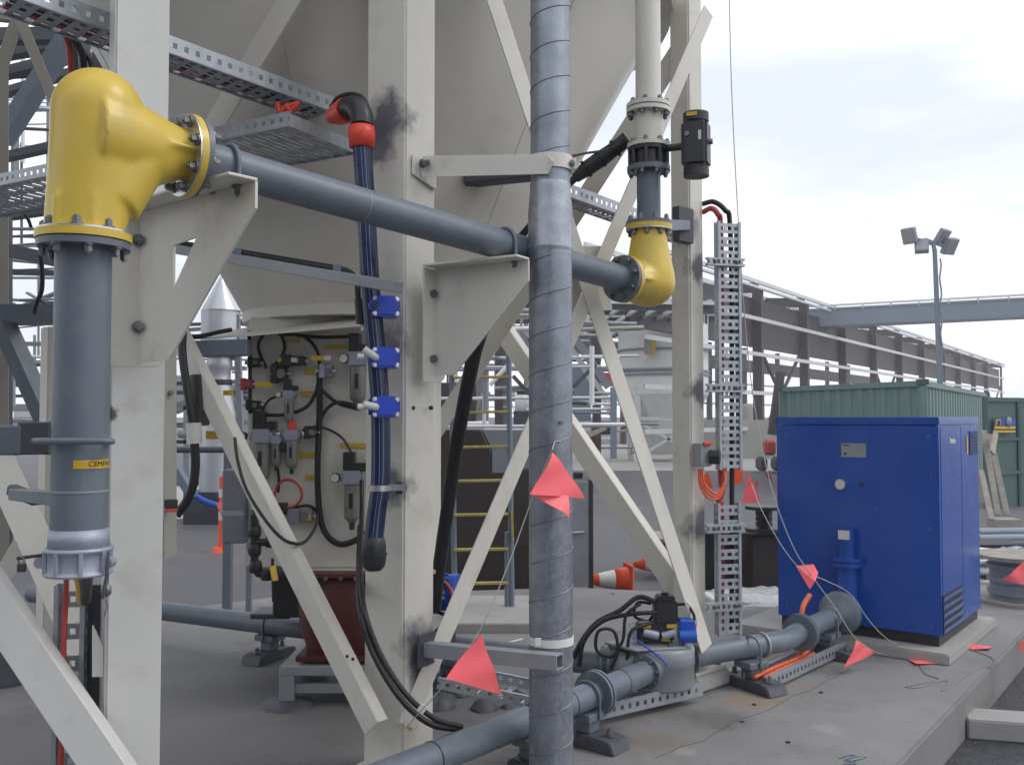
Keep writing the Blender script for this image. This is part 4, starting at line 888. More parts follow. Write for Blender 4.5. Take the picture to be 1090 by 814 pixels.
for k in range(5):
    a = k * 2 * PI / 5; mb = MB(); mb.hexbolt(V((DV.x + .13 * math.cos(a), DV.y + .13 * math.sin(a), .33)), Z, .01, .02); mb.build('bolt', M['bolt'], dz_)
ac = thing('rotary_actuator', 'black and blue actuator with yellow tags sitting on top of the diverter valve', 'actuator', (DV.x + .02, DV.y, .33))
b0 = V((DV.x + .03, DV.y - .03, .33))
mb = MB(); mb.box(b0 + V((-.06, 0, .06)), .20, .10, .10); mb.build('air_cylinder', M['bplast'], ac, bev=.012, seg=2)
mb = MB(); mb.box(b0 + V((.0, .02, .165)), .125, .105, .12); mb.box(b0 + V((.0, .02, .238)), .10, .09, .03); mb.cyl(b0 + V((0, .02, .25)), b0 + V((0, .02, .268)), .02, n=12); mb.build('switch_box', M['bplast'], ac, bev=.008, seg=2)
mb = MB(); mb.box(b0 + V((.105, -.03, .075)), .085, .085, .12); mb.cyl(b0 + V((.06, -.07, .05)), b0 + V((.15, -.07, .05)), .035, n=18); mb.build('solenoid', M['blue2'], ac, bev=.008)
mb = MB(); mb.box(b0 + V((.152, -.03, .08)), .006, .06, .06); mb.build('red_sticker', M['redp'], ac)
mb = MB(); mb.cyl(b0 + V((-.13, -.06, .07)), b0 + V((-.05, -.06, .05)), .022, n=14); mb.cyl(b0 + V((-.03, -.07, .05)), b0 + V((.04, -.07, .07)), .020, n=14); mb.box(b0 + V((-.16, 0, .05)), .05, .07, .06); mb.build('fitting', M['cast'], ac)
for dx, dz2 in ((-.11, .10), (-.01, .03), (.02, .10)):
    mb = MB(); mb.box(b0 + V((dx, -.055, dz2)), .045, .006, .018); mb.build('name_tag', M['ytag'], ac)
for lab, pts, r in (
    ('thick black air hose from the actuator down behind the rear pipe', [b0 + V((-.04, .0, .21)), b0 + V((-.14, .02, .24)), b0 + V((-.25, .0, .17)), b0 + V((-.38, .0, .10)), b0 + V((-.48, .0, -.04)), b0 + V((-.52, .02, -.2))], .014),
    ('black air hose from the actuator arching left over the rear pipe', [b0 + V((-.05, -.04, .17)), b0 + V((-.2, -.04, .16)), b0 + V((-.34, -.02, .12)), b0 + V((-.44, -.02, .02)), b0 + V((-.47, -.02, -.12))], .012),
    ('coiled black air hose hanging beside the diverter valve', [b0 + V((-.14, -.05, .22)), b0 + V((-.22, -.06, .16)), b0 + V((-.24, -.07, .03)), b0 + V((-.30, -.08, -.05)), b0 + V((-.38, -.08, -.02)), b0 + V((-.37, -.08, .08)), b0 + V((-.29, -.08, .08)), b0 + V((-.27, -.09, -.02)), b0 + V((-.31, -.1, -.12))], .009),
    ('thin black air hose dropping straight beside the coiled hose', [b0 + V((-.09, -.07, .12)), b0 + V((-.2, -.1, .08)), b0 + V((-.22, -.1, -.06)), b0 + V((-.23, -.1, -.17))], .010),
    ('black cable looped from the switch box to the blue solenoid', [b0 + V((.06, .02, .2)), b0 + V((.12, .0, .2)), b0 + V((.15, -.03, .14)), b0 + V((.12, -.04, .1))], .008),
    ('short black air hose behind the actuator with a round loop', [b0 + V((-.07, .05, .2)), b0 + V((-.14, .07, .2)), b0 + V((-.16, .07, .13)), b0 + V((-.09, .07, .1)), b0 + V((-.06, .06, .13))], .009)):
    cable('actuator_hose', lab, pts, r, 'black', 'hose', 'hoses of the diverter actuator')
cable('loose_tube', 'thin blue tube with a white tip lying across the diverter valve', [P(678, 681, 4.93), P(690, 690, 4.88), P(703, 700, 4.83), P(711, 709, 4.82)], .005, 'blue2', 'tube')
cable('loose_tube', 'thin white tube arching over the blue actuator', [b0 + V((.05, .0, .22)), b0 + V((.10, -.02, .23)), b0 + V((.15, -.04, .17)), b0 + V((.16, -.05, .1))], .005, 'white', 'tube')
p3 = [V((.92, 5.20, lz)), V((1.215, 5.40, lz)), V((1.50, 5.555, lz)), V((1.66, 5.68, lz)), V((1.75, 5.80, lz + .005)), V((2.06, 6.155, lz + .02)), V((2.165, 6.28, lz + .025))]
bp3 = thing('blow_pipe', 'grey bent floor pipe from the diverter valve to the blue compressor cabinet', 'pipe', p3[1])
mb = MB(); mb.tube(spline(p3, 10), LP, 32); mb.build('pipe_body', M['grey'], bp3)
d = (p3[1] - p3[0]).normalized(); q = p3[0] + d * .06; mb = MB(); mb.ring(q, q + d * .012, .088, .06, 36); mb.build('flange', M['grey'], bp3, bev=.002)
q = p3[4] + V((.02, .02, 0)); d = (p3[5] - p3[4]).normalized()
for k in (-.014, .012): mb = MB(); mb.ring(q + d * k, q + d * (k + .016), .112, .06, 44); mb.build('flange', M['grey'], bp3, bev=.002)
mb = MB(); mb.ring(q + d * .004, q + d * .010, .108, .06, 40); mb.build('gasket', M['black'], bp3)
mb = MB(); mb.ring(p3[2] - V((.05, .03, 0)), p3[2] - V((.038, .023, 0)), LP + .012, LP - .002, 36); mb.build('clamp_ring', M['lgrey'], bp3)
q = p3[5]; mb = MB(); mb.ring(q, q + d * .012, LP + .012, LP - .002, 36); mb.build('clamp_ring', M['lgrey'], bp3)
q = p3[6]; mb = MB(); mb.lathe(q - d * .05, d, [(LP, 0), (LP + .02, .02), (.115, .05), (.142, .065), (.142, .085), (0, .085)], 44); mb.build('end_flange', M['grey'], bp3)

def stand(label, p, ddir, h=None, long_=.34, clampd=None):
    """pipe stand: block foot, post, saddle; ddir is the direction of the pipe above"""
    ddir = V((ddir[0], ddir[1], 0)).normalized(); s = ddir.cross(Z); b = V((p[0], p[1], 0))
    r = thing('pipe_stand', label, 'pipe stand', b, 'grey stands under the floor pipes'); tz = lz - LP
    mb = MB(); 
    prof = [(-.5, 0), (.5, 0), (.44, .052), (.3, .062), (-.3, .062), (-.44, .052)]
    mb.prism([b + s * x * long_ - ddir * .075 + Z * z for x, z in prof], ddir * .15); mb.build('foot', M['dsteel'], r, bev=.006, seg=2)
    mb = MB(); mb.box(b + Z * (.062 + (tz - .092) / 2), .085, .085, max(tz - .092, .01), ddir, s, Z); mb.build('post', M['grey'], r, bev=.004)
    mb = MB(); mb.box(b + Z * (tz - .018), .15, .13, .036, ddir, s, Z); mb.build('saddle', M['grey'], r, bev=.004)
    for k in (-1, 1):
        mb = MB(); mb.hexbolt(b + s * k * long_ * .32 + Z * .062, Z, .014, .03); mb.build('bolt', M['bolt'], r)
    pts = [b + s * .072 * math.cos(a) + Z * (lz + .072 * math.sin(a)) for a in [PI * k / 12 for k in range(13)]]
    mb = MB(); mb.tube([b + s * .072 + Z * (tz - .03)] + pts + [b - s * .072 + Z * (tz - .03)], .007, 8); mb.build('u_bolt', M['grey'], r)
    return r
stand('pipe stand under the front floor pipe just right of the spiral duct', p1[2] + V((-.03, -.04, 0)), p1[2] - p1[1], long_=.40)
stand('pipe stand under the front floor pipe directly behind the spiral duct', p1[1] + V((.34, .37, 0)), p1[2] - p1[1], long_=.2)
stand('pipe stand between the diverter valve and the cable tray of orange cables', V((1.37, 5.43, 0)), p3[2] - p3[0], long_=.42)
stand('pipe stand nearest the blue compressor cabinet', p3[5] - (p3[6] - p3[5]).normalized() * .04, p3[5] - p3[4], long_=.40)
stand('pipe stand under the rear floor pipe left of the red rotary valve', V((-1.55, 6.07, 0)), p2[2] - p2[1], long_=.38)
stand('pipe stand under the rear floor pipe right of the middle leg', V((-.36, 5.5, 0)), p2[3] - p2[2], long_=.40)
# trays on the slab
a, b = P(601, 748, 4.62), P(748, 716, 5.15); a.z = b.z = .075
tray('floor_tray', 'punched grey tray on the slab below the diverter valve', a, b, V((-.25, .22, 0)) * .6, .07, .1, parts=False)
a, b = P(500, 712, 5.3), P(575, 730, 4.85); a.z = b.z = .12
tray('floor_tray', 'dark tray end on the slab behind the pink flag at the leg foot', P(490, 712, 4.9), P(588, 732, 4.75), V((-.1, -.25, 0)), .05, .1, parts=False)
a, b = V((1.42, 5.30, .055)), V((2.16, 6.14, .055))
ft = tray('floor_tray', 'low grey tray carrying orange cables beside the floor pipe', a, b, V((-.105, .092, 0)), .07, .1, parts=False)
for k in range(2):
    o = V((-.03 - .025 * k, .026 + .022 * k, .02 + .006 * k)); st_ = [.05, .0, .08][k]
    cable('power_cable', 'orange cable in the low floor tray, ' + ('nearest the tray edge', 'nearest the floor pipe')[k], [a + o + (b - a) * st_, a + (b - a) * .25 + o + Z * .005, a + (b - a) * .5 + o, a + (b - a) * .66 + o * 1.2], .012, 'orange', group='orange cables in the floor tray')
tag(MB().tube(spline([P(848, 684, 5.86), P(854, 690, 5.85), P(851, 700, 5.84)], 6), .018, 10).build('power_cable', M['orange'], origin=P(851, 690, 5.85)), 'short orange cable bend under the flange of the bent floor pipe', 'cable')
cable('power_cable', 'thick orange cable curving up beside the compressor pipe flange', [P(862, 633, 6.2), P(855, 645, 6.12), P(853, 658, 6.08), P(851, 672, 6.0)], .017, 'orange')

# ------------------------------------------------------------------ red rotary valve and motor under the silo
rv = thing('rotary_valve', 'dark red rotary valve under the silo outlet, on a small grey stand', 'valve', (-.915, 5.35, 0))
rc = V((-.915, 5.35, 0))
def zr(py): return P(350, py, 5.25).z
mb = MB(); mb.box(rc + Z * zr(607), .56, .6, .025); mb.build('top_flange', M['red'], rv, bev=.005)
mb = MB(); hz_ = zr(612) - zr(692); mb.lathe(rc + Z * zr(692), Z, [(.235, 0), (.275, hz_ * .3), (.288, hz_ * .55), (.272, hz_ * .85), (.25, hz_)], 40); mb.build('rotor_housing', M['red'], rv)
for k in range(7):
    mb = MB(); mb.hexbolt(rc + V((-.24 + k * .08, -.301, zr(609))), V((0, -1, 0)), .008, .014); mb.build('bolt', M['bolt'], rv)
mb = MB(); mb.box(rc + Z * (zr(694)), .50, .5, .03); mb.build('base_flange', M['red'], rv, bev=.004)
rs = thing('valve_stand', 'small grey table stand carrying the red rotary valve', 'stand', rc)
mb = MB(); zt_ = zr(699); mb.box(rc + Z * (zt_ - .03), .66, .56, .05); mb.build('top_frame', M['lgrey'], rs, bev=.004)
for sx in (-1, 1):
    for sy in (-1, 1):
        mb = MB(); mb.box(rc + V((sx * .29, sy * .24, (zt_ - .055) / 2 + .01)), .08, .08, zt_ - .075); mb.build('leg', M['lgrey'], rs, bev=.004)
        mb = MB(); mb.lathe(rc + V((sx * .29, sy * .24, 0)), Z, [(.15, 0), (.13, .02), (.07, .035), (0, .035)], 12); mb.build('grout_foot', M['dsteel'], rs)
mb = MB(); mb.box(rc + V((0, -.24, zt_ * .42)), .5, .04, .05); mb.build('cross_rail', M['lgrey'], rs, bev=.003)
dm = thing('drive_motor', 'blue electric motor showing just right of the middle leg', 'motor', P(462, 628, 5.4))
c0 = P(452, 628, 5.5); mb = MB(); mb.cyl(c0, c0 + V((.17, -.05, 0)), .10, n=32); 
for k in range(14):
    aa = k * 2 * PI / 14; mb.box(c0 + V((.08, -.024, 0)) + (V((0, 1, 0)) * math.cos(aa) + Z * math.sin(aa)) * .103, .13, .012, .012, V((.96, -.28, 0)), V((0, 1, 0)) * math.cos(aa) + Z * math.sin(aa), V((0, 1, 0)) * -math.sin(aa) + Z * math.cos(aa))
mb.build('motor_body', M['blue2'], dm)
mb = MB(); mb.cyl(c0 + V((.17, -.05, 0)), c0 + V((.20, -.06, 0)), .105, n=32); mb.build('fan_cowl', M['blue2'], dm, bev=.01)
mb = MB(); mb.box(c0 + V((.10, -.135, .0)), .05, .01, .05); mb.build('rating_plate', M['white'], dm)
bx = thing('gear_drive', 'black box drive under the slanting brace left of the red rotary valve', 'box', P(310, 620, 5.5))
mb = MB(); mb.box(P(311, 620, 5.6), .17, .25, .36); mb.build('housing', M['bplast'], bx, bev=.01)
mb = MB(); mb.box(P(292, 652, 5.8), .24, .22, .03); mb.build('base_plate', M['dsteel'], bx, bev=.005)
for pts, lab, m in (([P(468, 615, 5.3), P(480, 628, 5.2), P(482, 645, 5.15), P(474, 660, 5.1), P(468, 690, 5.1)], 'red cable looping down from the blue motor', 'redc'), ([P(464, 650, 5.3), P(475, 655, 5.2), P(482, 662, 5.15), P(470, 668, 5.1), P(463, 672, 5.1)], 'black cable looping under the blue motor', 'black')):
    cable('motor_cable', lab, pts, .011, m)
p = P(478, 672, 5.05); mb = MB(); mb.tube([p, p - Z * .1], .035, 12); tag(mb.build('cable_gland', M['rust'], origin=p), 'brown connector hanging beside the brace foot', 'connector')
rb = thing('rubble_heap', 'dark pile of rags and grout lumps at the foot of the stub arm', 'rubble', G(485, 752))
mb = MB(); rnd = random.Random(3)
for k in range(16):
    q = G(455 + rnd.random() * 90, 730 + rnd.random() * 26); r_ = rnd.uniform(.03, .075)
    mb.lathe(q - Z * .01, V((rnd.uniform(-.3, .3), rnd.uniform(-.3, .3), 1)), [(r_ * 1.2, 0), (r_, r_ * .5), (r_ * .5, r_ * .85), (0, r_ * .9)], 9, True)
mb.build('lumps', M['dsteel'], rb)

# ------------------------------------------------------------------ compressor cabinet
BT = 52.9                           # bearing of the cabinet sides
f0 = V((2.75, 6.07, 0)); fl_ = V((1.894, 6.74, 0)); dx_ = (fl_ - f0); LWD = dx_.length; dx_.normalize(); dy_ = V((-dx_.y, dx_.x, 0)); dy_ = dy_ if dy_.y > 0 else -dy_
SDL = 1.13
zb_, zt_ = .10, 1.545
ctr = f0 + dx_ * LWD / 2 + dy_ * SDL / 2
cp = thing('compressor_cabinet', 'big glossy blue compressor cabinet with pipe outlet on a concrete plinth', 'compressor', ctr)
def cbx(u0, u1, v0, v1, z0, z1):   # u along the front from the right corner, v into depth
    mb = MB(); c = f0 + dx_ * (u0 + u1) / 2 + dy_ * (v0 + v1) / 2 + Z * (z0 + z1) / 2; return mb.box(c, abs(u1 - u0), abs(v1 - v0), z1 - z0, dx_, dy_, Z)
cbx(.0, LWD, 0, SDL, zb_ + .04, zt_ - .055).build('body', M['blue'], cp, bev=.006, seg=2)
cbx(-.006, LWD + .006, -.008, SDL + .008, zt_ - .052, zt_).build('lid', M['blue'], cp, bev=.006, seg=2)
cbx(.02, LWD - .02, .02, SDL - .02, zb_ - .03, zb_ + .04).build('base_frame', M['bplast'], cp)
cbx(.045, LWD - .05, -.006, 0, zb_ + .045, zt_ - .06).build('front_door', M['blue'], cp, bev=.003)
cbx(-.003, 0, .05, SDL * .52, zb_ + .05, zt_ - .065).build('side_panel', M['blue'], cp, bev=.002)
cbx(-.003, 0, SDL * .53, SDL - .05, zb_ + .05, zt_ - .065).build('side_panel', M['blue'], cp, bev=.002)
for u_ in (.06, LWD - .065):
    for z_ in (zb_ + .10, (zb_ + zt_) / 2, zt_ - .12):
        mb = MB(); q = f0 + dx_ * u_ - dy_ * .006 + Z * z_; mb.cyl(q, q - dy_ * .003, .006, n=10); mb.build('screw', M['bolt'], cp)
def fpt(px, py):  # point on the front face
    a = P(px, py, 1.0) - V((0, 0, EYE)); o = V((0, 0, EYE)); nrm = dy_; t = (f0 - o).dot(nrm) / a.dot(nrm); return o + a * t
def spt(px, py):
    a = P(px, py, 1.0) - V((0, 0, EYE)); o = V((0, 0, EYE)); nrm = -dx_; t = (f0 - o).dot(nrm) / a.dot(nrm); return o + a * t
q = fpt(909, 479) - dy_ * .009
mb = MB(); mb.box(q, .165, .004, .095, dx_, dy_, Z); npl = sub(mb.build('name_plate', M['lgrey'], cp))
for w_, x_, z_ in ((.04, .05, .034), (.02, .055, -.025)): mb = MB(); mb.box(q - dy_ * .0025 + dx_ * x_ + Z * z_, w_, .001, .008 if z_ > 0 else .014, dx_, dy_, Z); mb.build('print', M['ink'], npl)
q = fpt(896, 515) - dy_ * .006; mb = MB(); mb.cyl(q, q - dy_ * .03, .036, n=28); g_ = sub(mb.build('gauge', M['shiny'], cp, bev=.003))
mb = MB(); mb.cyl(q - dy_ * .030, q - dy_ * .032, .029, n=24); mb.build('dial', M['white'], g_); mb = MB(); mb.beam(q - dy_ * .034, q - dy_ * .034 + V((.012, 0, .014)), .003, .001); mb.build('needle', M['ink'], g_)
q = fpt(918, 516) - dy_ * .006; mb = MB(); mb.cyl(q, q - dy_ * .012, .014, n=16); mb.build('lock', M['bplast'], cp)
q = fpt(934, 541) - dy_ * .006; mb = MB(); mb.cyl(q, q - dy_ * .004, .005, n=10); mb.build('rivet', M['bolt'], cp)
# outlet pipe of the cabinet
q = fpt(905, 640) - dy_ * .058; zo = .245
mb = MB(); o2 = V((q.x, q.y, 0)); mb.cyl(o2 + Z * .60, o2 + Z * .79, .052, n=28); mb.cyl(o2 + Z * .575, o2 + Z * .60, .1, n=32); mb.cyl(o2 + Z * .54, o2 + Z * .57, .1, n=32)
mb.tube(spline([o2 + Z * .54, o2 + Z * .42, o2 + Z * .31, o2 + V((-.01, -.015, .27)), o2 + V((-.03, -.035, .25))], 6), .066, 26); mb.cyl(p3[6] + d * .036, p3[6] + d * .066, .138, n=36)
ol = sub(mb.build('outlet_pipe', M['blue'], cp)); mb = MB(); mb.box(o2 - dy_ * .054 + dx_ * .0 + Z * .755, .075, .005, .06, dx_, dy_, Z); mb.build('data_plate', M['white'], ol)
# side face: louvres, badge, yellow strip
def louvre(px0, py0, px1, py1, nl, nm):
    a, b = spt(px0, py0), spt(px1, py1); c = (a + b) / 2; v = dy_; wv = abs((b - a).dot(v)); hv = abs(a.z - b.z); n_ = -dx_
    mb = MB(); mb.box(c + n_ * .004, wv, .004, hv, v, n_, Z); o = sub(mb.build(nm, M['ink'], cp))
    for k in range(nl):
        mb = MB(); mb.box(c + n_ * .009 + Z * (hv * ((k + .5) / nl - .5)), wv, .003, hv / nl * .55, v, (n_ - Z * .25).normalized(), (Z + n_ * .25).normalized()); mb.build('slat', M['blue'], o)
louvre(1031, 459, 1040, 483, 7, 'louvre'); louvre(1003, 634, 1024, 662, 5, 'louvre')
q = (spt(1028, 464) + spt(1029, 483)) / 2; mb = MB(); mb.box(q - dx_ * .006, .035, .004, .125, dy_, -dx_, Z); mb.build('yellow_strip', M['ytag'], cp)
q = spt(1012.5, 469); mb = MB(); rs_ = random.Random(5)
mb2 = []
for k in range(5):
    a_ = q + dy_ * (-.06 + k * .028) - dx_ * .006
    mb.tube([a_ - Z * .018, a_ + Z * (.024 if k == 0 else .010), a_ + dy_ * .018 + Z * .006, a_ + dy_ * .022 - Z * .018], .0045, 6)
mb.build('script_badge', M['white'], cp)
pl_ = MB(); c_ = f0 + dx_ * (LWD / 2 + .10) + dy_ * (SDL / 2 - .03) + Z * .032; pl_.box(c_, LWD + .36, SDL + .26, .075, dx_, dy_, Z)
kind(pl_.build('compressor_plinth', M['plinthc'], bev=.01, seg=2), 'structure')

# ------------------------------------------------------------------ bunting flags on strings
def flagobj(label, pts, m='flag', th=.0018, n=8, amp=.012, ph=0., group='flags on the string'):
    """triangular vinyl flag: corner a, b on the string, c the free tip; slightly billowed"""
    a, b, c = [V(p) for p in pts]; nn = (b - a).cross(c - a).normalized(); mb = MB(); idx = {}; vs = []
    for i in range(n + 1):
        for j in range(n + 1 - i):
            u, v = i / n, j / n; p = a + (b - a) * u + (c - a) * v
            p = p + nn * (amp * math.sin(3.1 * u + 4.2 * v + ph) + amp * .5 * math.sin(9 * v + ph * 2 + 5 * u)); idx[(i, j)] = len(vs); vs.append(p)
    fs = []
    for i in range(n):
        for j in range(n - i):
            fs.append((idx[(i, j)], idx[(i + 1, j)], idx[(i, j + 1)]))
            if (i + 1, j + 1) in idx: fs.append((idx[(i + 1, j)], idx[(i + 1, j + 1)], idx[(i, j + 1)]))
    m_ = len(vs); bv_ = [p + nn * th for p in vs]
    mb._add(vs, fs, True); mb._add(bv_, [tuple(reversed(f)) for f in fs], True)
    o = mb.build('pennant', M[m], origin=a); return tag(o, label, 'flag', group)
def flagpoly(label, polys, m='flag', group='flags on the string'):
    mb = MB()
    for pts in polys:
        pts = [V(p) for p in pts]; nn = (pts[1] - pts[0]).cross(pts[2] - pts[0]).normalized(); mb.prism(pts, nn * .0018)
    return tag(mb.build('pennant', M[m], origin=polys[0][0]), label, 'flag', group)
fd = 3.72
f1 = thing('pennant', 'bright pink folded pennant fluttering in front of the spiral duct', 'flag', P(590, 483, fd), 'flags on the string')
def tri(parent, nm, a, b, c, amp, ph):
    o = flagobj('x', (a, b, c), amp=amp, ph=ph); me = o.data; k = o.location.copy() - V(parent['_w']); me.transform(Matrix.Translation(k)); o.location = (0, 0, 0); o.parent = parent; o.name = nm
    for q in ('label', 'category', 'group'): del o[q]
tri(f1, 'upper_panel', P(586, 482, fd), P(565, 526, fd - .12), P(625, 530, fd + .10), .012, .4)
tri(f1, 'lower_panel', P(569, 527, fd - .055), P(604, 528, fd + .02), P(606, 551, fd - .02), .008, 2.)
flagobj('large pink pennant hanging at the foot of the middle leg above the floor pipe', (P(508, 674, 3.66), P(476, 722, 3.50), P(539, 740, 3.80)), amp=.016, ph=1.2)
flagpoly('folded pink pennant hanging in front of the left half of the blue cabinet', [[P(847, 602, 5.6), P(866, 600, 5.62), P(871, 609, 5.62), P(868, 618, 5.58)], [P(847, 602, 5.598), P(868, 618, 5.578), P(862, 627, 5.58)]])
flagobj('pink pennant at the lower end of the string in front of the plinth', (P(910, 681, 5.75), P(899, 710, 5.68), P(932, 695, 5.8)), amp=.012, ph=.3)
flagobj('pink pennant showing between the cable ladder and the blue cabinet', (P(796, 502, 6.6), P(790, 536, 6.6), P(811, 534, 6.6)), amp=.012, ph=.9)
flagpoly('small orange pennant by the orange cable loops, behind the ladder', [[P(779, 498, 6.8), P(791, 498, 6.8), P(790, 514, 6.8), P(781, 515, 6.8)]], 'oflag')
flagpoly('small pink scrap of pennant nearest the blue cabinet edge', [[P(814, 502, 7.2), P(819, 503, 7.2), P(823, 513, 7.2), P(816, 508, 7.2)]])
flagpoly('tiny pink scrap of pennant on the string left of the cabinet edge', [[P(803, 512, 7.0), P(808, 511, 7.0), P(806, 522, 7.0)]])
flagpoly('orange pennant hanging behind the isolator box', [[P(749, 505, 7.4), P(754, 503, 7.4), P(759, 520, 7.4), P(751, 520, 7.4)]], 'oflag')
flagobj('pink pennant on the right frame edge above the cable drum', (P(1092, 596, 6.6), P(1092, 622, 6.6), P(1066, 617, 6.6)), amp=.012, ph=2.2)
flagobj('pink pennant hanging by the striped bollard left of the cream panel', (P(229, 536, 12.3), P(243, 531, 12.3), P(238, 552, 12.3)), amp=.02, ph=.5)
def floorflag(label, px):
    flagpoly(label, [[G(*p, .004) + Z * (.012 if k % 2 else 0) for k, p in enumerate(px)]])
floorflag('flat pink pennant lying on the slab in front of the cabinet plinth corner', [(964, 700), (988, 703), (997, 706), (975, 708)])
floorflag('curled pink pennant lying on the slab by the slab edge', [(1027, 684), (1038, 688), (1056, 688), (1053, 692), (1034, 691)])
flagpoly('pink scrap of pennant caught low on the right side of the slab', [[P(1086, 683, 6.6), P(1091, 681, 6.6), P(1092, 694, 6.6), P(1085, 692, 6.6)]])
def string(label, pts, r=.0024, m='rope'):
    return cable('bunting_string', label, pts, r, m, 'string', None, 6, 10)
string('thin string running from the spiral duct down to the pink flag at the leg foot', [P(598, 470, 3.83), P(591, 470, 3.81), P(588, 478, 3.74), P(586, 483, 3.745), P(569, 524, 3.75), P(545, 590, 3.68), P(523, 645, 3.64), P(508, 675, 3.64), P(478, 722, 3.63), P(440, 765, 3.8), P(432, 775, 3.9)])
string('long string falling from high up across the cable ladder to the slab', [P(776, -10, 5.6), P(779, 100, 5.6), P(785, 220, 5.6), P(792, 330, 5.6), P(800, 410, 5.6), P(812, 480, 5.55), P(826, 535, 5.5), P(846, 585, 5.52), P(866, 615, 5.6), P(890, 648, 5.7), P(912, 680, 5.75), G(944, 697, .004), G(1000, 697, .004)], .003)
string('string of the pink pennants sagging across the blue cabinet front', [P(800, 515, 6.4), P(812, 545, 5.9), P(835, 585, 5.62), P(855, 607, 5.6), P(880, 618, 5.75), P(905, 632, 5.8), P(925, 660, 5.8), P(945, 680, 5.75), G(965, 688, .003), G(1010, 690, .003)])
string('loose end of string squiggling over the slab', [G(976, 700, .003), G(984, 716, .003), G(1000, 723, .003), G(980, 731, .003), G(965, 730, .003), G(1008, 724, .003), G(1004, 735, .003), G(1040, 712, .003), G(1056, 708, .003), G(1056, 700, .003), G(1030, 690, .003)], .0028, 'slate')
cable('twine', 'frayed blue twine lying on the slab at the bottom of the view', [G(893, 806, .004), G(905, 803, .004), G(918, 806, .004), G(904, 809, .006), G(922, 804, .006), G(900, 807, .008), G(912, 812, .004), G(898, 812, .004)], .003, 'steelb', 'twine')
rd = random.Random(11); 
for k, (px, py, lab) in enumerate(((874, 737, 'dark scrap on the slab right of the brown stain'), (839, 790, 'black pebble on the slab near the bottom edge'), (803, 750, 'black pebble on the brown stain'), (560, 671, 'pebble behind the spiral duct strap'), (652, 632, 'reddish pebble on the rear part of the slab'), (790, 768, 'small pale chip beside the pipe stand foot'))):
    p = G(px, py); r_ = .012; mb = MB(); mb.lathe(p, V((rd.uniform(-.3, .3), .1, 1)), [(r_, 0), (r_ * 1.1, r_ * .4), (0, r_ * .8)], 6, False); tag(mb.build('pebble', M['ink' if k < 4 else 'rust'], origin=p), lab, 'pebble')
mb = MB(); p0_, p1_ = G(540, 684, .01), G(556, 680, .02); mb.tube([p0_, p1_], .008, 8); tag(mb.build('cable_tie', M['white'], origin=p0_), 'white offcut lying on the slab above the stub arm', 'offcut')
# kerb block by the slab
q = G(1075, 775, GZ); kb = MB(); a_ = G(1030, 786, GZ); ax_ = td(-14); ay_ = -nd(-14)
kb.box(a_ + ax_ * .5 + ay_ * .11 + Z * .055, 1.0, .24, .11, ax_, ay_, Z); tag(kb.build('concrete_block', M['plinthc'], bev=.008, seg=2, origin=a_), 'pale concrete kerb block lying on the gravel at the lower right', 'block')
# ------------------------------------------------------------------ yard clutter in the middle distance
def gp_(px, d): return V(((px - 545) / F * d, d, GZ))
cone_data = [(650, 603, 9.6, -78, 'traffic cone lying on its side nearer the spiral duct, torn orange base'), (697, 604, 10.6, -80, 'traffic cone lying on its side beside the right leg')]
for px, py, d_, rot, lab in cone_data:
    b = gp_(px, d_); r = thing('traffic_cone', lab, 'traffic cone', b, 'fallen traffic cones'); 
    tip = V((-1, -.15, .02)).normalized(); o_ = b + V((.16, 0, .135)); L_ = .42
    mb = MB(); mb.lathe(o_, tip, [(.13, 0), (.10, .14), (.0985, .14)], 24); mb.lathe(o_, tip, [(.066, .30), (.028, L_), (0, L_ + .004)], 24); mb.build('cone', M['oflag'], r)
    mb = MB(); mb.lathe(o_, tip, [(.1, .14), (.066, .30)], 24); mb.build('reflective_band', M['white'], r)
    mb = MB(); s_ = tip.cross(Z).normalized(); u_ = s_.cross(tip); mb.box(o_ - tip * .012, .33, .025, .33, s_, tip, u_); mb.build('base', M['oflag'], r, bev=.01)
bo = thing('bollard', 'orange bollard with white bands standing behind the slotted grey post', 'bollard', gp_(236, 12.5))
b = gp_(238, 12.5); mb = MB(); mb.cyl(b + Z * .04, b + Z * 1.0, .05, .042, 20); mb.build('post', M['oflag'], bo); mb = MB(); mb.cyl(b, b + Z * .06, .14, .11, 12); mb.build('base', M['oflag'], bo)
for z_ in (.42, .72): mb = MB(); mb.cyl(b + Z * z_, b + Z * (z_ + .11), .0505, n=20); mb.build('band', M['white'], bo)
# dark machine cabinet behind the ladder
md_ = 9.3
mc = thing('machine_cabinet', 'long dark brown cabinet with a grey sloped roof panel behind the yellow rung ladder', 'cabinet', gp_(540, md_))
def mq(px, py, d=md_): return P(px, py, d)
zt_ = mq(540, 457).z; x0, x1 = mq(440, 500).x, mq(607, 500).x
mb = MB(); mb.prism([V((x0, md_, GZ + .04)), V((x1, md_, GZ + .04)), V((x1, md_, mq(540, 500).z)), V((mq(534, 0).x, md_, mq(540, 500).z)), V((mq(512, 0).x, md_, zt_)), V((x0, md_, zt_))], (0, 1.6, 0)); mb.build('body', M['dark'], mc, bev=.01)
mb = MB(); a_ = [V((mq(513, 0).x, md_ + .02, zt_)), V((mq(598, 0).x, md_ + .02, zt_ - .01)), V((x1 + .0, md_ + .02, mq(540, 500).z + .003)), V((mq(535, 0).x, md_ + .02, mq(540, 500).z + .003))]; mb.prism(a_, (0, 1.5, 0)); mb.build('roof_panel', M['slate'], mc, bev=.005)
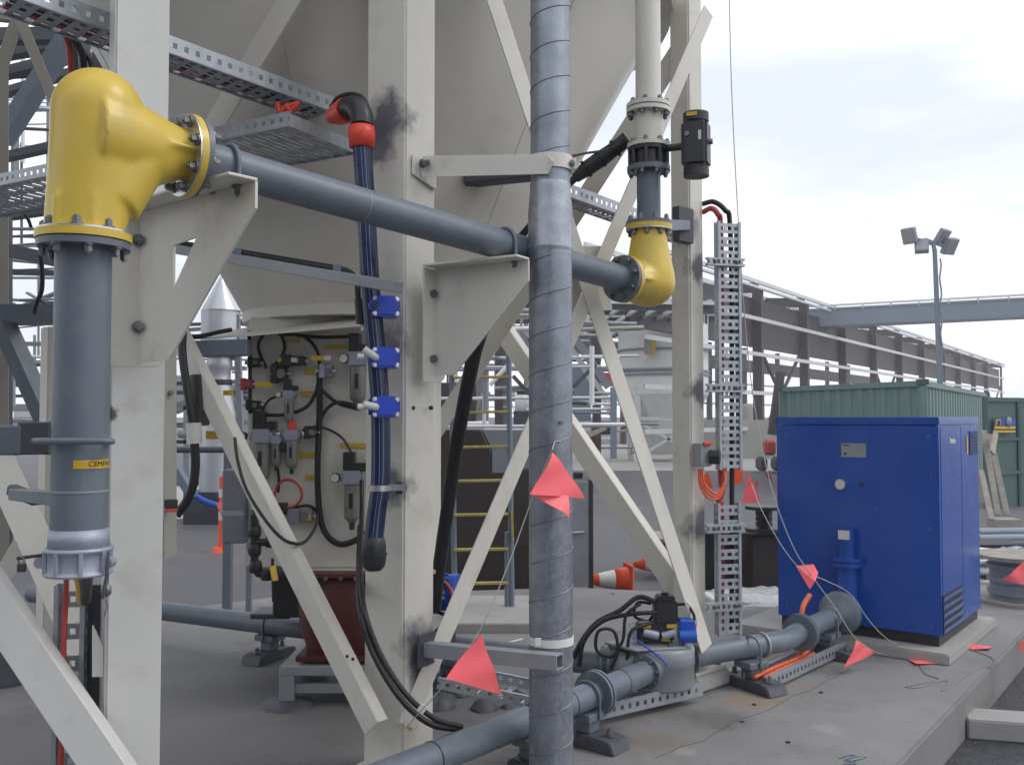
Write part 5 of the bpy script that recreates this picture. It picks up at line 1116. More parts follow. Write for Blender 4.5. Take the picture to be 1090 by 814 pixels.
mb = MB(); mb.box(V((mq(617, 0).x, md_ - .02, (mq(617, 512).z + mq(617, 622).z) / 2)), .19, .04, mq(617, 512).z - mq(617, 622).z); dr_ = sub(mb.build('door', M['lgrey'], mc, bev=.004))
mb = MB(); mb.cyl(mq(609, 567, md_ - .06), mq(622, 566, md_ - .06), .012, n=10); mb.build('handle', M['shiny'], dr_)
mb = MB(); mb.box(V((mq(627, 0).x, md_ - .0, (mq(617, 510).z + GZ) / 2)), .045, .09, mq(617, 510).z - GZ); mb.build('door_post', M['dark'], mc, bev=.004)
mb = MB(); mb.box(V((mq(614, 0).x, md_, mq(614, 506).z)), .09, .06, .06); mb.build('latch_box', M['bplast'], mc)
mb = MB(); mb.prism([mq(524, 478, md_ - .004), mq(543, 478, md_ - .004), mq(543, 503, md_ - .004), mq(524, 503, md_ - .004)], (0, -.004, 0)); mb.build('panel_plate', M['slate'], mc)
# ladder with yellow rungs on the plinth
ld = thing('access_ladder', 'tall grey ladder with yellow rungs standing on the pale plinth', 'ladder', (P(512, 640, 7.4).x, 7.4, .07))
for px0, py0, px1, py1, nm in ((481, 395, 484, 645, 'stile'), (541, 350, 545, 655, 'stile'), (540, 566, 540, 655, 'brace_post')):
    mb = MB(); mb.tube([P(px0, py0, 7.4), P(px1, py1, 7.4)], .022, 12); mb.build(nm, M['steelb'], ld)
mb = MB(); mb.tube([P(481, 395, 7.4), P(470, 384, 7.5), P(470, 370, 7.6)], .018, 10); mb.build('hand_hoop', M['steelb'], ld)
for y in (402, 439, 476, 512, 548, 585, 621):
    mb = MB(); mb.beam(P(483, y, 7.38), P(541, y - 1, 7.38), .05, .020); mb.build('rung', M['rungy'], ld, bev=.004)
mb = MB(); mb.beam(P(545, 544, 7.36), P(546, 575, 7.36), .035, .02); mb.build('tread_edge', M['rungy'], ld)
bd = thing('leaning_post', 'black rubber hose sloping down from the solid bracket on the middle leg', 'hose', P(490, 430, 4.8))
mb = MB(); mb.tube(spline([P(512, 352, 4.6), P(504, 380, 4.7), P(494, 430, 4.85), P(485, 480, 5.0), P(478, 530, 5.1), P(468, 600, 5.2), P(462, 650, 5.25)], 8), [.037] * 49, 14); mb.build('hose_body', M['black'], bd)
# cable reels, wrapped pallet and scrap right of the cable ladder
def reel(label, c, ax, ro, ri, wd, m='bplast', mc_='black'):
    ax = V(ax).normalized(); c = V(c); r = thing('cable_reel', label, 'cable reel', c)
    for s in (-1, 1): mb = MB(); mb.cyl(c + ax * s * wd / 2, c + ax * s * (wd / 2 + .03), ro, n=36); mb.build('flange', M[m], r, bev=.004)
    mb = MB(); mb.cyl(c - ax * wd / 2, c + ax * wd / 2, ri, n=30); mb.build('wound_cable', M[mc_], r)
    for k in range(3): mb = MB(); q = c + ax * (wd * (k - 1) * .3); mb.ring(q - ax * .02, q + ax * .02, ri + .02, ri - .01, 30); mb.build('winding', M[mc_], r)
    return r
q = gp_(812, 8.6); reel('small black cable reel standing on the dark crate between the ladder and the cabinet', q + Z * .86, Z, .17, .055, .17)
q = gp_(819, 8.7); bbx = thing('crate', 'dark crate with brown board side under the small black reel', 'crate', q)
mb = MB(); mb.box(q + Z * .36, .44, .44, .72); mb.build('box', M['dark'], bbx, bev=.01); mb = MB(); mb.box(q + V((-.12, -.225, .14)), .18, .01, .2); mb.build('board', M['ply'], bbx)
mb = MB(); mb.box(q + V((-.25, 0, .735)), 1.0, .5, .025); mb.build('shelf', M['dark'], bbx, bev=.004)
q = gp_(760, 8.9); mb = MB(); mb.box(q + Z * .36, .26, .4, .72); tag(mb.build('equipment_box', M['bplast'], bev=.01, origin=q), 'dark equipment box behind the lower cable ladder', 'box')
q = gp_(800, 8.0); pw = thing('wrapped_pallet', 'low pallet of white sheets under crumpled plastic wrap beside the cabinet', 'pallet', q)
mb = MB()
for k in range(4): mb.box(q + V((random.uniform(-.02, .02), 0, .12 + k * .045)), .62 + .04 * k, .5, .035, td(4 * k - 6), -nd(4 * k - 6), Z)
mb.build('sheets', M['whites'], pw, bev=.004)
for k in (-1, 0, 1): mb = MB(); mb.box(q + V((k * .27, 0, .045)), .09, .5, .09); mb.build('pallet_bearer', M['timber'], pw)
mb = MB(); n_ = 14; vs = []; rw = random.Random(2)
for i in range(n_ + 1):
    for j in range(7):
        u = i / n_; v = j / 6; e_ = abs(u - .5) * 2; x = (u - .5) * .84; y = (v - .5) * .62; z = .31 - .13 * max(0, e_ - .7) / .3 + rw.uniform(-.018, .018) - (.1 if j in (0, 6) else 0); vs.append(q + V((x, y, z)))
mb._add(vs, [(i * 7 + j, (i + 1) * 7 + j, (i + 1) * 7 + j + 1, i * 7 + j + 1) for i in range(n_) for j in range(6)], True); mb.build('plastic_sheet', M['wrap'], pw)
rr = reel('wide low cable drum with wooden top at the right frame edge behind the slab', gp_(1082, 7.9) + Z * .44, (0, 0, 1), .34, .23, .34, 'timber', 'slate')
q = gp_(712, 10.6); ps = thing('round_table', 'upturned wooden cable drum with pale round top behind the right leg', 'cable drum', q)
mb = MB(); mb.cyl(q + Z * .42, q + Z * .46, .38, n=32); mb.build('top', M['timber'], ps); mb = MB(); mb.cyl(q, q + Z * .42, .17, n=24); mb.build('core', M['ply'], ps)
# right-hand clutter beyond the cabinet
for k, (x0, x1, y, dd, lab, m, r_) in enumerate(((1040, 1100, 566, 12.0, 'bundle of dark pipes on the ground below the green fence, upper', 'steelb', .05), (1040, 1100, 573, 11.6, 'bundle of dark pipes on the ground below the green fence, middle', 'steelb', .05), (1040, 1100, 580, 11.2, 'bundle of dark pipes on the ground below the green fence, lower', 'steel', .05))):
    mb = MB(); mb.cyl(P(x0, y, dd), P(x1, y - 1, dd + .5), r_, n=14); tag(mb.build('pipe_length', M[m], origin=P(x0, y, dd)), lab, 'pipe', 'pipes stacked behind the cabinet')
tray('cable_tray', 'pale cable tray lying on the ground behind the blue cabinet', P(1035, 592, 10.2), P(1110, 586, 10.2), V((0, -.35, -.04)), .07, .1, parts=False, rung_w=.05)
tray('cable_tray', 'second cable tray lying askew under the first, nearer the cable drum', P(1036, 606, 9.6), P(1085, 600, 9.2), V((.1, -.3, -.03)), .07, .1, parts=False, rung_w=.05)
bx_ = gp_(1046, 9.0); mb = MB(); mb.box(bx_ + Z * .16, .28, .4, .32); tag(mb.build('black_box', M['bplast'], bev=.01, origin=bx_), 'black box on the ground just behind the cabinet corner', 'box')
for k, lab in enumerate(('upper', 'lower')):
    cable('red_hose', f'red hose lying behind the cabinet plinth, {lab} of two', [P(1042, 645 + 4 * k, 8.2), P(1054, 643 + 4 * k, 8.2), P(1070, 646 + 3 * k, 8.1)], .022, 'redp', 'hose', 'red hoses behind the plinth')
for k, (xa, ya, xb, yb, dd, lab) in enumerate(((1047, 458, 1062, 548, 14, 'pale timber plank leaning on the green fence, left'), (1053, 462, 1072, 548, 14.2, 'pale timber plank leaning on the green fence, right'), (1044, 500, 1055, 552, 13.8, 'short timber plank leaning on the green fence'), (1060, 460, 1056, 482, 14, 'grey offcut propped between the leaning planks'))):
    mb = MB(); mb.beam(P(xa, ya, dd + .5), P(xb, yb, dd), .09, .03, V((0, 1, 0))); tag(mb.build('plank', M['timber'], bev=.003, origin=P(xb, yb, dd)), lab, 'plank', 'planks leaning on the fence')
mb = MB(); q = P(1069, 556, 13.5); mb.box(q, .36, .3, .12); tag(mb.build('timber_block', M['timber'], bev=.005, origin=q), 'grey timber block at the foot of the leaning planks', 'block')

sp_ = thing('scrap_pile', 'jumbled pile of pale metal offcuts and sheets behind the cabinet at the right edge', 'scrap', gp_(1070, 9.4)); rs2 = random.Random(9)
for k in range(26):
    c_ = gp_(rs2.uniform(1048, 1105), rs2.uniform(8.6, 10.6)) + Z * rs2.uniform(.05, .42); a_ = rs2.uniform(-.7, .7); l_ = rs2.uniform(.25, .9); d_ = V((math.cos(a_), math.sin(a_), rs2.uniform(-.18, .18)))
    mb = MB()
    if k % 3 == 0: mb.tube([c_ - d_ * l_ / 2, c_ + d_ * l_ / 2], rs2.uniform(.012, .03), 8)
    elif k % 3 == 1: mb.beam(c_ - d_ * l_ / 2, c_ + d_ * l_ / 2, rs2.uniform(.04, .16), rs2.uniform(.006, .03))
    else: mb.angle(c_ - d_ * l_ / 2, c_ + d_ * l_ / 2, rs2.uniform(.04, .09), V((rs2.uniform(-.5, .5), -.5, .7)), .005)
    mb.build('offcut', M[rs2.choice(['purlin', 'tray', 'steelb', 'whites', 'lgrey', 'steel'])], sp_)
# ------------------------------------------------------------------ green containers and light tower
def container(label, c0, c1, c2, z1, m, panels, group=None):
    """c0 corner nearest, c1 the far end of the left face, c2 the far end of the right face"""
    r = thing('shipping_container', label, 'container', c0, group); H = z1 - GZ
    c0, c1, c2 = V((c0.x, c0.y, GZ)), V((c1.x, c1.y, GZ)), V((c2.x, c2.y, GZ)); c3 = c1 + (c2 - c0)
    def wall(a, b, nm, inward, n):
        d_ = (b - a); l = d_.length; d_.normalize(); mb = MB(); pts = []; k = 0; per = l / n
        for i in range(n):
            o = i * per
            for t_, dep in ((0, .0), (.36, .0), (.5, .045), (.86, .045)): pts.append((o + t_ * per, dep))
        pts.append((l, 0)); vs = []
        for s_, dep in pts: vs += [a + d_ * s_ + inward * dep + Z * .14, a + d_ * s_ + inward * dep + Z * (H - .10)]
        mb._add(vs, [(2 * i, 2 * i + 2, 2 * i + 3, 2 * i + 1) for i in range(len(pts) - 1)]); mb.build(nm, M[m], r)
    ia = (c2 - c0).normalized(); ib = (c1 - c0).normalized()
    wall(c0, c1, 'end_wall', ia, panels[0]); wall(c0, c2, 'side_wall', ib, panels[1]); wall(c2, c3, 'end_wall', -ia, panels[0]); wall(c1, c3, 'side_wall', -ib, panels[1])
    for a, b in ((c0, c1), (c0, c2), (c1, c3), (c2, c3)):
        mb = MB(); mb.beam(a + Z * (H - .05), b + Z * (H - .05), .09, .12); mb.build('top_rail', M[m], r); mb = MB(); mb.beam(a + Z * .08, b + Z * .08, .1, .14); mb.build('bottom_rail', M[m], r)
    for a in (c0, c1, c2, c3): 
        mb = MB(); mb.beam(a + Z * .1, a + Z * (H - .1), .13, .13, V((0, 1, 0))); mb.build('corner_post', M[m], r)
        mb = MB(); mb.box(a + Z * (H - .02), .19, .19, .12); mb.build('corner_casting', M['steel'], r)
    mb = MB(); mb.prism([c0 + Z * (H - .06), c1 + Z * (H - .06), c3 + Z * (H - .06), c2 + Z * (H - .06)], (0, 0, .03)); mb.build('roof', M[m], r)
    return r
ca_, cb2, cc_ = P(982, 408, 20), P(832, 415, 24.5), P(1049, 419, 31)
container('light green corrugated shipping container behind the blue cabinet', ca_, cb2, cc_, 2.30, 'green', (13, 26))
g0, g1 = P(1047, 443, 18.3), P(1125, 443, 19.6); zg = P(1070, 423, 18.6).z
gf = thing('site_hoarding', 'dull dark green site hoarding at the right frame edge, with a safety sign', 'fence', V((g0.x, g0.y, GZ)))
dg_ = (g1 - g0); dg_.z = 0; lg_ = dg_.length; dg_.normalize(); ng_ = V((dg_.y, -dg_.x, 0)); ng_ = ng_ if ng_.y < 0 else -ng_
g0 = V((g0.x, g0.y, GZ)); mb = MB(); mb.box(g0 + dg_ * lg_ / 2 + Z * (zg - GZ) / 2, lg_, .06, zg - GZ, dg_, -ng_, Z); mb.build('sheet', M['green2'], gf)
for z_ in (zg - .05, P(1070, 467, 18.6).z, P(1070, 503, 18.6).z): mb = MB(); mb.box(g0 + dg_ * lg_ / 2 + ng_ * .05 + Z * (z_ - GZ), lg_, .04, .06, dg_, -ng_, Z); mb.build('rail', M['green2'], gf)
for px in (1047, 1080, 1100): 
    q = g0 + dg_ * ((px - 1047) / 78 * lg_) + ng_ * .05; mb = MB(); mb.beam(q, q + Z * (zg - GZ), .05, .05, V((0, 1, 0))); mb.build('post', M['green2'], gf)
sg = thing('safety_sign', 'small blue and yellow sign on the green hoarding', 'sign', P(1068, 455, 18.2))
def sq(px, py): return P(px, py, 18.35 + (px - 1057) * .012)
def srect(nm, x0, y0, x1, y1, m, o): mb = MB(); mb.prism([sq(x0, y0) + ng_ * o, sq(x1, y0) + ng_ * o, sq(x1, y1) + ng_ * o, sq(x0, y1) + ng_ * o], ng_ * .006); return mb.build(nm, M[m], sg)
srect('board', 1056.5, 444.5, 1079.5, 461.5, 'steel', .02); srect('picture', 1058, 446, 1064, 452.5, 'tan', .03); srect('blue_field', 1065, 445.5, 1079, 452.5, 'blue2', .03)
mb = MB(); c_ = sq(1072, 449) + ng_ * .04; mb.lathe(c_, ng_, [(.0, .004), (.10, .004), (.10, 0)], 24); o_ = mb.build('oval_emblem', M['steelb'], sg)
srect('figure', 1060, 447.5, 1062.4, 452.5, 'ink', .04)
srect('yellow_band', 1056.8, 453.5, 1079, 456.3, 'ytag', .03); srect('yellow_band', 1056.8, 458, 1079, 460.2, 'ytag', .03)
lt = thing('light_tower', 'tall grey lighting mast with four floodlights behind the containers', 'light tower', gp_(1001, 32))
b = gp_(1001, 32); tp_ = P(993, 258, 32); mb = MB(); mb.tube([b, V((b.x, b.y, 2.5)), tp_ + V((.06, 0, -.3)), tp_, tp_ + V((-.3, 0, .1))], [.10, .095, .075, .07, .05], 14); mb.build('mast', M['steelb'], lt)
mb = MB(); mb.beam(P(984, 255, 32), P(1005, 262, 32), .1, .1); mb.build('crossarm', M['steelb'], lt)
for px, py, yaw, tl, sc_ in ((968, 251, -50, .4, 1.), (981, 262, -20, -.5, .95), (1003, 252, 35, .7, 1.), (1011, 262, 20, .6, 1.05)):
    c_ = P(px, py, 32); ax = td(yaw); nx = (nd(yaw) + Z * -tl).normalized(); uz = ax.cross(nx)
    if uz.z < 0: uz = -uz
    mb = MB(); sc_ *= 1.3; mb.box(c_, .36 * sc_, .20, .42 * sc_, ax, nx, uz); hd = sub(mb.build('floodlight', M['slate'], lt, bev=.02)); mb = MB(); mb.box(c_ + nx * .105, .30 * sc_, .012, .36 * sc_, ax, nx, uz); mb.build('lens', M['lgrey'], hd)
    mb = MB(); mb.beam(c_, tp_ + V((.0, 0, -.05)), .05, .05); mb.build('yoke', M['steelb'], lt)
mb = MB(); mb.tube([P(997, 275, 31.9) + V((.12 + .03 * math.sin(k * 1.4), 0, -k * .21)) for k in range(24)], .03, 6); mb.build('coiled_cable', M['slate'], lt)

# ------------------------------------------------------------------ steel frame shed, gantry and plant behind
sdir = V((.566, .824, 0)); spx = [643, 738.5, 807.6, 856.8, 897.7, 930.5, 958, 981.9, 1004, 1020.6, 1036.5, 1050, 1066]
sdp = [42 * (1 / (1232 - x)) / .002356 for x in spx]
sh = thing('steel_shed', 'long unclad brown steel shed frame running back behind the containers', 'shed', gp_(807, sdp[2]))
crs = V((-.824, .566, 0))             # across the shed, to the far left
EH = 7.55; SB = EYE
cols = [V(((x - 545) / F * d, d, GZ)) for x, d in zip(spx, sdp)]
for i, c in enumerate(cols):
    if i < 2: continue
    mb = MB(); w_ = .42 if i < 12 else .2; mb.box(c + Z * (EH / 2), w_, .3, EH, crs, sdir, Z); mb.build('column', M['rust'], sh)
    mb = MB(); q = c + crs * 14; mb.box(q + Z * (EH / 2), .36, .3, EH, crs, sdir, Z); mb.build('column', M['rust'], sh)
    mb = MB(); mb.beam(c + Z * EH, q + Z * (EH + 1.0), .25, .45); mb.build('rafter', M['rust'], sh)
s0_, s1_ = cols[2] - sdir * 12, cols[12]
for z_, h_, m in ((EH + .12, .16, 'purlin'), (EH - .12, .10, 'purlin')): mb = MB(); mb.beam(s0_ + Z * z_ - crs * .35, s1_ + Z * z_ - crs * .35, .14, h_); mb.build('eaves_purlin', M[m], sh)
for k in range(1, 8): mb = MB(); mb.beam(s0_ + crs * 2 * k + Z * (EH + .2 + k * .14), s1_ + crs * 2 * k + Z * (EH + .2 + k * .14), .12, .2); mb.build('purlin', M['purlin'], sh)
mb = MB(); mb.beam(s0_ + Z * (EH - 1.55) + crs * .3, s1_ + Z * (EH - 1.55) + crs * .3, .2, 2.2); mb.build('crane_girder', M['rust'], sh)
mb = MB(); mb.beam(s0_ + Z * (EH - 1.55) + crs * 13.7, s1_ + Z * (EH - 1.55) + crs * 13.7, .2, 1.0); mb.build('crane_girder', M['rust'], sh)
for z_ in (1.5, 3.05, 4.75, 6.3):
    mb = MB(); mb.beam(s0_ + Z * (GZ + z_) - crs * .3, s1_ + Z * (GZ + z_) - crs * .3, .1, .16); mb.build('girt', M['purlin'], sh)
    mb = MB(); mb.beam(s0_ + Z * (GZ + z_) + crs * 14.3, s1_ + Z * (GZ + z_) + crs * 14.3, .1, .14); mb.build('girt', M['purlin'], sh)
for i in (2, 5, 8, 11):
    a_, b_ = cols[i] + crs * .1, cols[min(i + 1, 12)] + crs * .1
    mb = MB(); mb.beam(a_ + Z * .4, b_ + Z * 5.2, .13, .13); mb.build('cross_brace', M['rust'], sh); mb = MB(); mb.beam(b_ + Z * .4, a_ + Z * 5.2, .13, .13); mb.build('cross_brace', M['rust'], sh)
gt_ = thing('conveyor_gantry', 'long blue grey girder gantry crossing high behind the containers', 'gantry', P(930, 330, 50))
a_, b_ = P(760, 345, 53), P(1180, 324, 46.5)
mb = MB(); mb.beam(a_, b_, 1.6, .95); mb.build('girder', M['steelb'], gt_)
for s_ in (-.85, .85):
    mb = MB(); o_ = V((0, s_, .62)); mb.beam(a_ + o_, b_ + o_, .08, .1); mb.build('handrail', M['purlin'], gt_)
    mb = MB(); mb.beam(a_ + V((0, s_, .42)), b_ + V((0, s_, .42)), .1, .06); mb.build('kick_plate', M['slate'], gt_)
for k in range(14):
    q = a_ + (b_ - a_) * (k + .5) / 14; mb = MB(); mb.box(q + V((0, -.86, .5)), .07, .07, .3); mb.build('stanchion', M['purlin'], gt_)
for k in range(9):
    q = a_ + (b_ - a_) * (k + .5) / 9; mb = MB(); mb.box(q + V((0, -.81, 0)), .05, .03, .93); mb.build('stiffener', M['slate'], gt_)
for px in (1180,): mb = MB(); q = P(px, 324, 46.5); mb.box(V((q.x, q.y, (q.z + GZ) / 2)), .5, .5, q.z - GZ); mb.build('leg', M['steelb'], gt_)
# low wall, distant bins and frames near x = 790..830
wl = MB(); wl.box(V((11.6, 40, GZ + .82)), 9, .2, 1.64); tag(wl.build('low_wall', M['apron'], origin=(11.6, 40, GZ)), 'low grey wall far behind between the cable ladder and the container', 'wall')
mb = MB(); q = gp_(794, 46); mb.lathe(q, Z, [(.38, 0), (.38, 2.2), (.25, 2.4), (0, 2.4)], 20); tag(mb.build('gas_cylinder', M['tan'], origin=q), 'tan drum far behind the low wall', 'drum')
ex = thing('excavator_arm', 'small orange machine showing behind the cable ladder', 'machine', gp_(816, 30))
q = gp_(818, 30); mb = MB(); mb.box(q + V((0, 0, .8)), .34, .5, .5); mb.build('cab', M['redc'], ex, bev=.08); mb = MB(); mb.beam(q + V((.1, 0, 1.2)), q + V((.4, 0, 3.2)), .2, .25); mb.build('boom', M['rust'], ex)
for s_ in (-.35, .35): mb = MB(); mb.box(q + V((s_ * .7, 0, .28)), .2, .9, .45); mb.build('track', M['black'], ex, bev=.1)
# white storage bin on legs behind leg C
bn = thing('white_bin', 'off white storage bin on braced legs far behind the right leg', 'bin', gp_(712, 38))
b = gp_(706, 38); r_ = 1.8; zz_ = [P(690, y, 38).z for y in (347, 420, 478)]
mb = MB(); mb.cyl(V((b.x, b.y, zz_[1])), V((b.x, b.y, zz_[0])), r_, n=48); mb.build('drum', M['whites'], bn)
mb = MB(); mb.lathe((b.x, b.y, 0), Z, [(r_, zz_[1]), (.5, zz_[2] - .2)], 48); mb.build('hopper', M['whites'], bn)
for y in (374, 396, 400): mb = MB(); z_ = P(690, y, 38).z; mb.ring(V((b.x, b.y, z_ - .04)), V((b.x, b.y, z_ + .04)), r_ + .06, r_ - .05, 48); mb.build('band', M['slate'], bn)
mb = MB(); q = P(692, 368, 36.1); mb.box(q, .42, .12, .66); mb.build('orange_door', M['ytag'], bn); mb = MB(); mb.box(q - V((.1, .07, 0)), .28, .05, .6); mb.build('door_panel', M['tan'], bn)
for k in range(4):
    a = PI / 4 + k * PI / 2; d_ = V((math.cos(a), math.sin(a), 0)) * r_ * .95; mb = MB(); mb.beam(b + d_, b + d_ + Z * (zz_[1] + .3 - GZ), .22, .22, V((0, 1, 0))); mb.build('leg', M['whites'], bn)
    a2 = a + PI / 2; d2 = V((math.cos(a2), math.sin(a2), 0)) * r_ * .95
    mb = MB(); mb.beam(b + d_ + Z * .2, b + d2 + Z * 1.6, .1, .1); mb.build('cross_brace', M['whites'], bn); mb = MB(); mb.beam(b + d2 + Z * .2, b + d_ + Z * 1.6, .1, .1); mb.build('cross_brace', M['whites'], bn)
    mb = MB(); mb.beam(b + d_ + Z * 1.7, b + d2 + Z * 1.7, .14, .14); mb.build('ring_beam', M['whites'], bn)
mb = MB(); z0_ = zz_[0]
for k in range(20):
    a = k * 2 * PI / 20; d_ = V((math.cos(a), math.sin(a), 0)) * r_; mb.beam(V((b.x, b.y, z0_)) + d_, V((b.x, b.y, z0_ + .8)) + d_, .05, .05, V((0, 1, 0)))
for h_ in (.4, .8): mb.ring(V((b.x, b.y, z0_ + h_)), V((b.x, b.y, z0_ + h_ + .05)), r_ + .03, r_ - .03, 40)
mb.build('handrail', M['purlin'], bn)
mb = MB(); q = P(693, 330, 38); mb.box(V((q.x, q.y, P(693, 330, 38).z)), .8, .6, .9); mb.build('top_filter', M['steelb'], bn)
# open shed behind the middle: roof with skylight strips, brown columns, pipe rails
ms = thing('processing_shed', 'dark roofed open shed full of plant seen between the legs and behind the spiral duct', 'shed', gp_(600, 27))
M['glow'] = mat('translucent roof sheet', (.82, .84, .84), .5, var=.05)
for px, d in ((531, 26), (635, 26), (560, 46), (690, 48), (480, 46), (738, 26), (742, 34), (740, 46), (445, 26), (445, 36)):
    b = gp_(px, d); mb = MB(); zt_ = P(px, 330 if d < 30 else 345, d).z; mb.box(V((b.x, b.y, (zt_ + GZ) / 2)), .22, .26, zt_ - GZ); mb.build('column', M['rust'], ms)
for k, (y0, y1, d0) in enumerate(((322, 326, 26), (334, 330, 32), (343, 338, 38), (352, 348, 44), (358, 356, 50))):
    mb = MB(); mb.beam(P(440, y0, d0), P(760, y1, d0), .3, .24); mb.build('rafter', M['steel'], ms)
    mb = MB(); mb.beam(P(440, y0 - 3.2, d0 - .3), P(760, y1 - 3.2, d0 - .3), .12, .1); mb.build('purlin', M['purlin'], ms)
for px in range(448, 760, 22):
    mb = MB(); mb.beam(P(px, 321, 26), P(545 + (px - 545) * .62, 357, 50), .1, .12); mb.build('roof_joist', M['purlin'], ms)
for y, d, x0, x1, m in ((381, 24, 470, 660, 'purlin'), (391, 24, 470, 640, 'purlin'), (424, 22, 468, 660, 'purlin'), (436, 22, 560, 650, 'purlin'), (454, 20, 466, 655, 'purlin'), (394, 25, 470, 570, 'steelb'), (384, 27, 595, 640, 'steel'), (453, 21, 600, 655, 'purlin')):
    mb = MB(); mb.tube([P(x0, y, d), P(x1, y - 1, d)], .035, 8); mb.build('pipe_rail', M[m], ms)
for x0, y0, x1, y1, d, m, w_ in ((612, 360, 648, 412, 25, 'slate', .2), (607, 370, 650, 430, 25.5, 'purlin', .14), (610, 412, 634, 388, 24, 'steel', .1), (546, 400, 566, 422, 24, 'rust', .1), (618, 386, 660, 455, 28, 'whites', .16), (600, 475, 645, 455, 22, 'tan', .1), (653, 412, 653, 488, 22, 'steelb', .14)):
    mb = MB(); mb.beam(P(x0, y0, d), P(x1, y1, d), w_, w_); mb.build('strut', M[m], ms)
rw_ = random.Random(21)
for k in range(95):                        # scaffold tubes, pipe runs and racks of the open shed
    d = rw_.uniform(19, 46); mb = MB(); m = rw_.choice(['purlin', 'purlin', 'lgrey', 'steel', 'slate', 'whites', 'tan'])
    if k % 3:
        x0 = rw_.uniform(465, 640); l_ = rw_.uniform(25, 110); y = rw_.uniform(322, 478); mb.tube([P(x0, y, d), P(min(x0 + l_, 735), y + rw_.uniform(-3, 3), d)], rw_.uniform(.02, .06), 6)
    elif k % 2:
        x = rw_.uniform(470, 655); y = rw_.uniform(330, 420); mb.tube([P(x, y, d), P(x, y + rw_.uniform(25, 80), d)], rw_.uniform(.025, .07), 6)
    else:
        x = rw_.uniform(480, 650); y = rw_.uniform(350, 450); s_ = rw_.choice((-1, 1)); mb.tube([P(x, y, d), P(x + s_ * rw_.uniform(10, 30), y + rw_.uniform(15, 50), d)], rw_.uniform(.02, .06), 6)
    mb.build('pipe_rail', M[m], ms)
# plant under the shed
mbx = lambda px, py, d, w_, h_, dp, m, nm, lab, cat, gr=None: tag(MB().box(P(px, py, d), w_ * d / F, dp, h_ * d / F).build(nm, M[m], bev=.03, origin=P(px, py, d)), lab, cat, gr)
mbx(508, 412, 30, 24, 70, 1.0, 'slate', 'control_cabinet', 'tall grey cabinet behind the top of the yellow rung ladder', 'cabinet')
mbx(618, 418, 32, 20, 60, 1.0, 'steelb', 'control_cabinet', 'blue grey cabinet under the shed right of the spiral duct', 'cabinet')
mbx(648, 404, 34, 12, 14, .6, 'redp', 'feed_box', 'orange box high under the shed right of the brown column', 'box')
mbx(622, 470, 26, 26, 14, 1.0, 'red', 'red_machine', 'red machine base behind the brown column', 'machine')
mbx(640, 455, 30, 20, 14, 1.0, 'black', 'dark_machine', 'dark machine block above the red machine base', 'machine')
mbx(500, 452, 22, 40, 7, .8, 'whites', 'sheet_stack', 'stack of white sheets on top of the dark cabinet', 'sheets')
mbx(488, 428, 26, 40, 40, 1.5, 'bplast', 'dark_tank', 'dark block behind the hose beside the middle leg', 'tank')
dc = thing('dust_drum', 'grey domed drum with hoses high behind the spiral duct', 'drum', P(560, 362, 28))
mb = MB(); q = P(560, 362, 28); mb.lathe(q - Z * .6, Z, [(0, 0), (.45, 0), (.5, .1), (.5, .75), (.35, .95), (0, 1.05)], 24); mb.build('drum', M['slate'], dc)
mb = MB(); mb.tube(spline([P(556, 385, 27.5), P(566, 395, 27.5), P(562, 408, 27.5), P(570, 418, 27.5)]), .09, 8); mb.tube(spline([P(564, 378, 27.5), P(572, 390, 27.5), P(566, 402, 27.5)]), .07, 8); mb.build('hose', M['lgrey'], dc)
hz = thing('mixer_vessel', 'pale horizontal vessel with dark lettering strip behind the spiral duct', 'vessel', P(558, 430, 26))
mb = MB(); mb.cyl(P(548, 430, 26), P(585, 430, 26), .32, n=24); mb.build('vessel', M['whites'], hz); mb = MB(); mb.box(P(560, 418, 25.6), .5, .04, .1); mb.build('strip', M['ink'], hz); mb = MB(); mb.box(P(562, 445, 26), .8, .5, .4); mb.build('cradle', M['steel'], hz)

# ------------------------------------------------------------------ left background
vs_ = thing('silver_vessel', 'silver cylindrical vessel with conical top behind the left leg', 'vessel', gp_(228, 16))
b = gp_(227, 16); k = 16 / F
def zv(py): return P(227, py, 16).z
mb = MB(); mb.lathe((b.x + .1, b.y, 0), Z, [(.30, zv(380)), (.31, zv(376)), (.31, zv(331))], 36); mb.build('drum', M['sils'], vs_)
mb = MB(); mb.lathe((b.x + .12, b.y, 0), Z, [(.33, zv(331)), (.0, zv(292))], 36); mb.build('cone_top', M['sils'], vs_)
mb = MB(); mb.lathe((b.x + .1, b.y, 0), Z, [(.20, zv(378)), (.215, zv(386)), (.215, zv(392)), (.19, zv(394)), (.19, zv(404)), (.31, zv(440)), (.31, zv(522))], 36); mb.build('lower_drum', M['sils'], vs_)
mb = MB(); mb.lathe((b.x + .1, b.y, 0), Z, [(.212, zv(404)), (.212, zv(410)), (.19, zv(411))], 36); mb.build('belt', M['steel'], vs_)
mb = MB(); mb.box(V((b.x + .1, b.y, (zv(522) + GZ) / 2)), .9, .8, zv(522) - GZ); mb.build('base_frame', M['steel'], vs_)
mb = MB(); mb.beam(P(252, 335, 16), P(258, 530, 16), .1, .1); mb.build('ladder_post', M['slate'], vs_)
for y in range(340, 520, 14): mb = MB(); mb.beam(P(247, y, 16), P(258, y, 16), .04, .04); mb.build('ladder_rung', M['purlin'], vs_)
lf = thing('left_frame', 'dark steel framework of an unclad building filling the left background', 'building frame', gp_(20, 14))
def lbeam(x0, y0, x1, y1, d, hp, m='steel', nm='beam', d1=None):
    mb = MB(); mb.beam(P(x0, y0, d), P(x1, y1, d1 or d), .2, hp * d / F); mb.build(nm, M[m], lf)
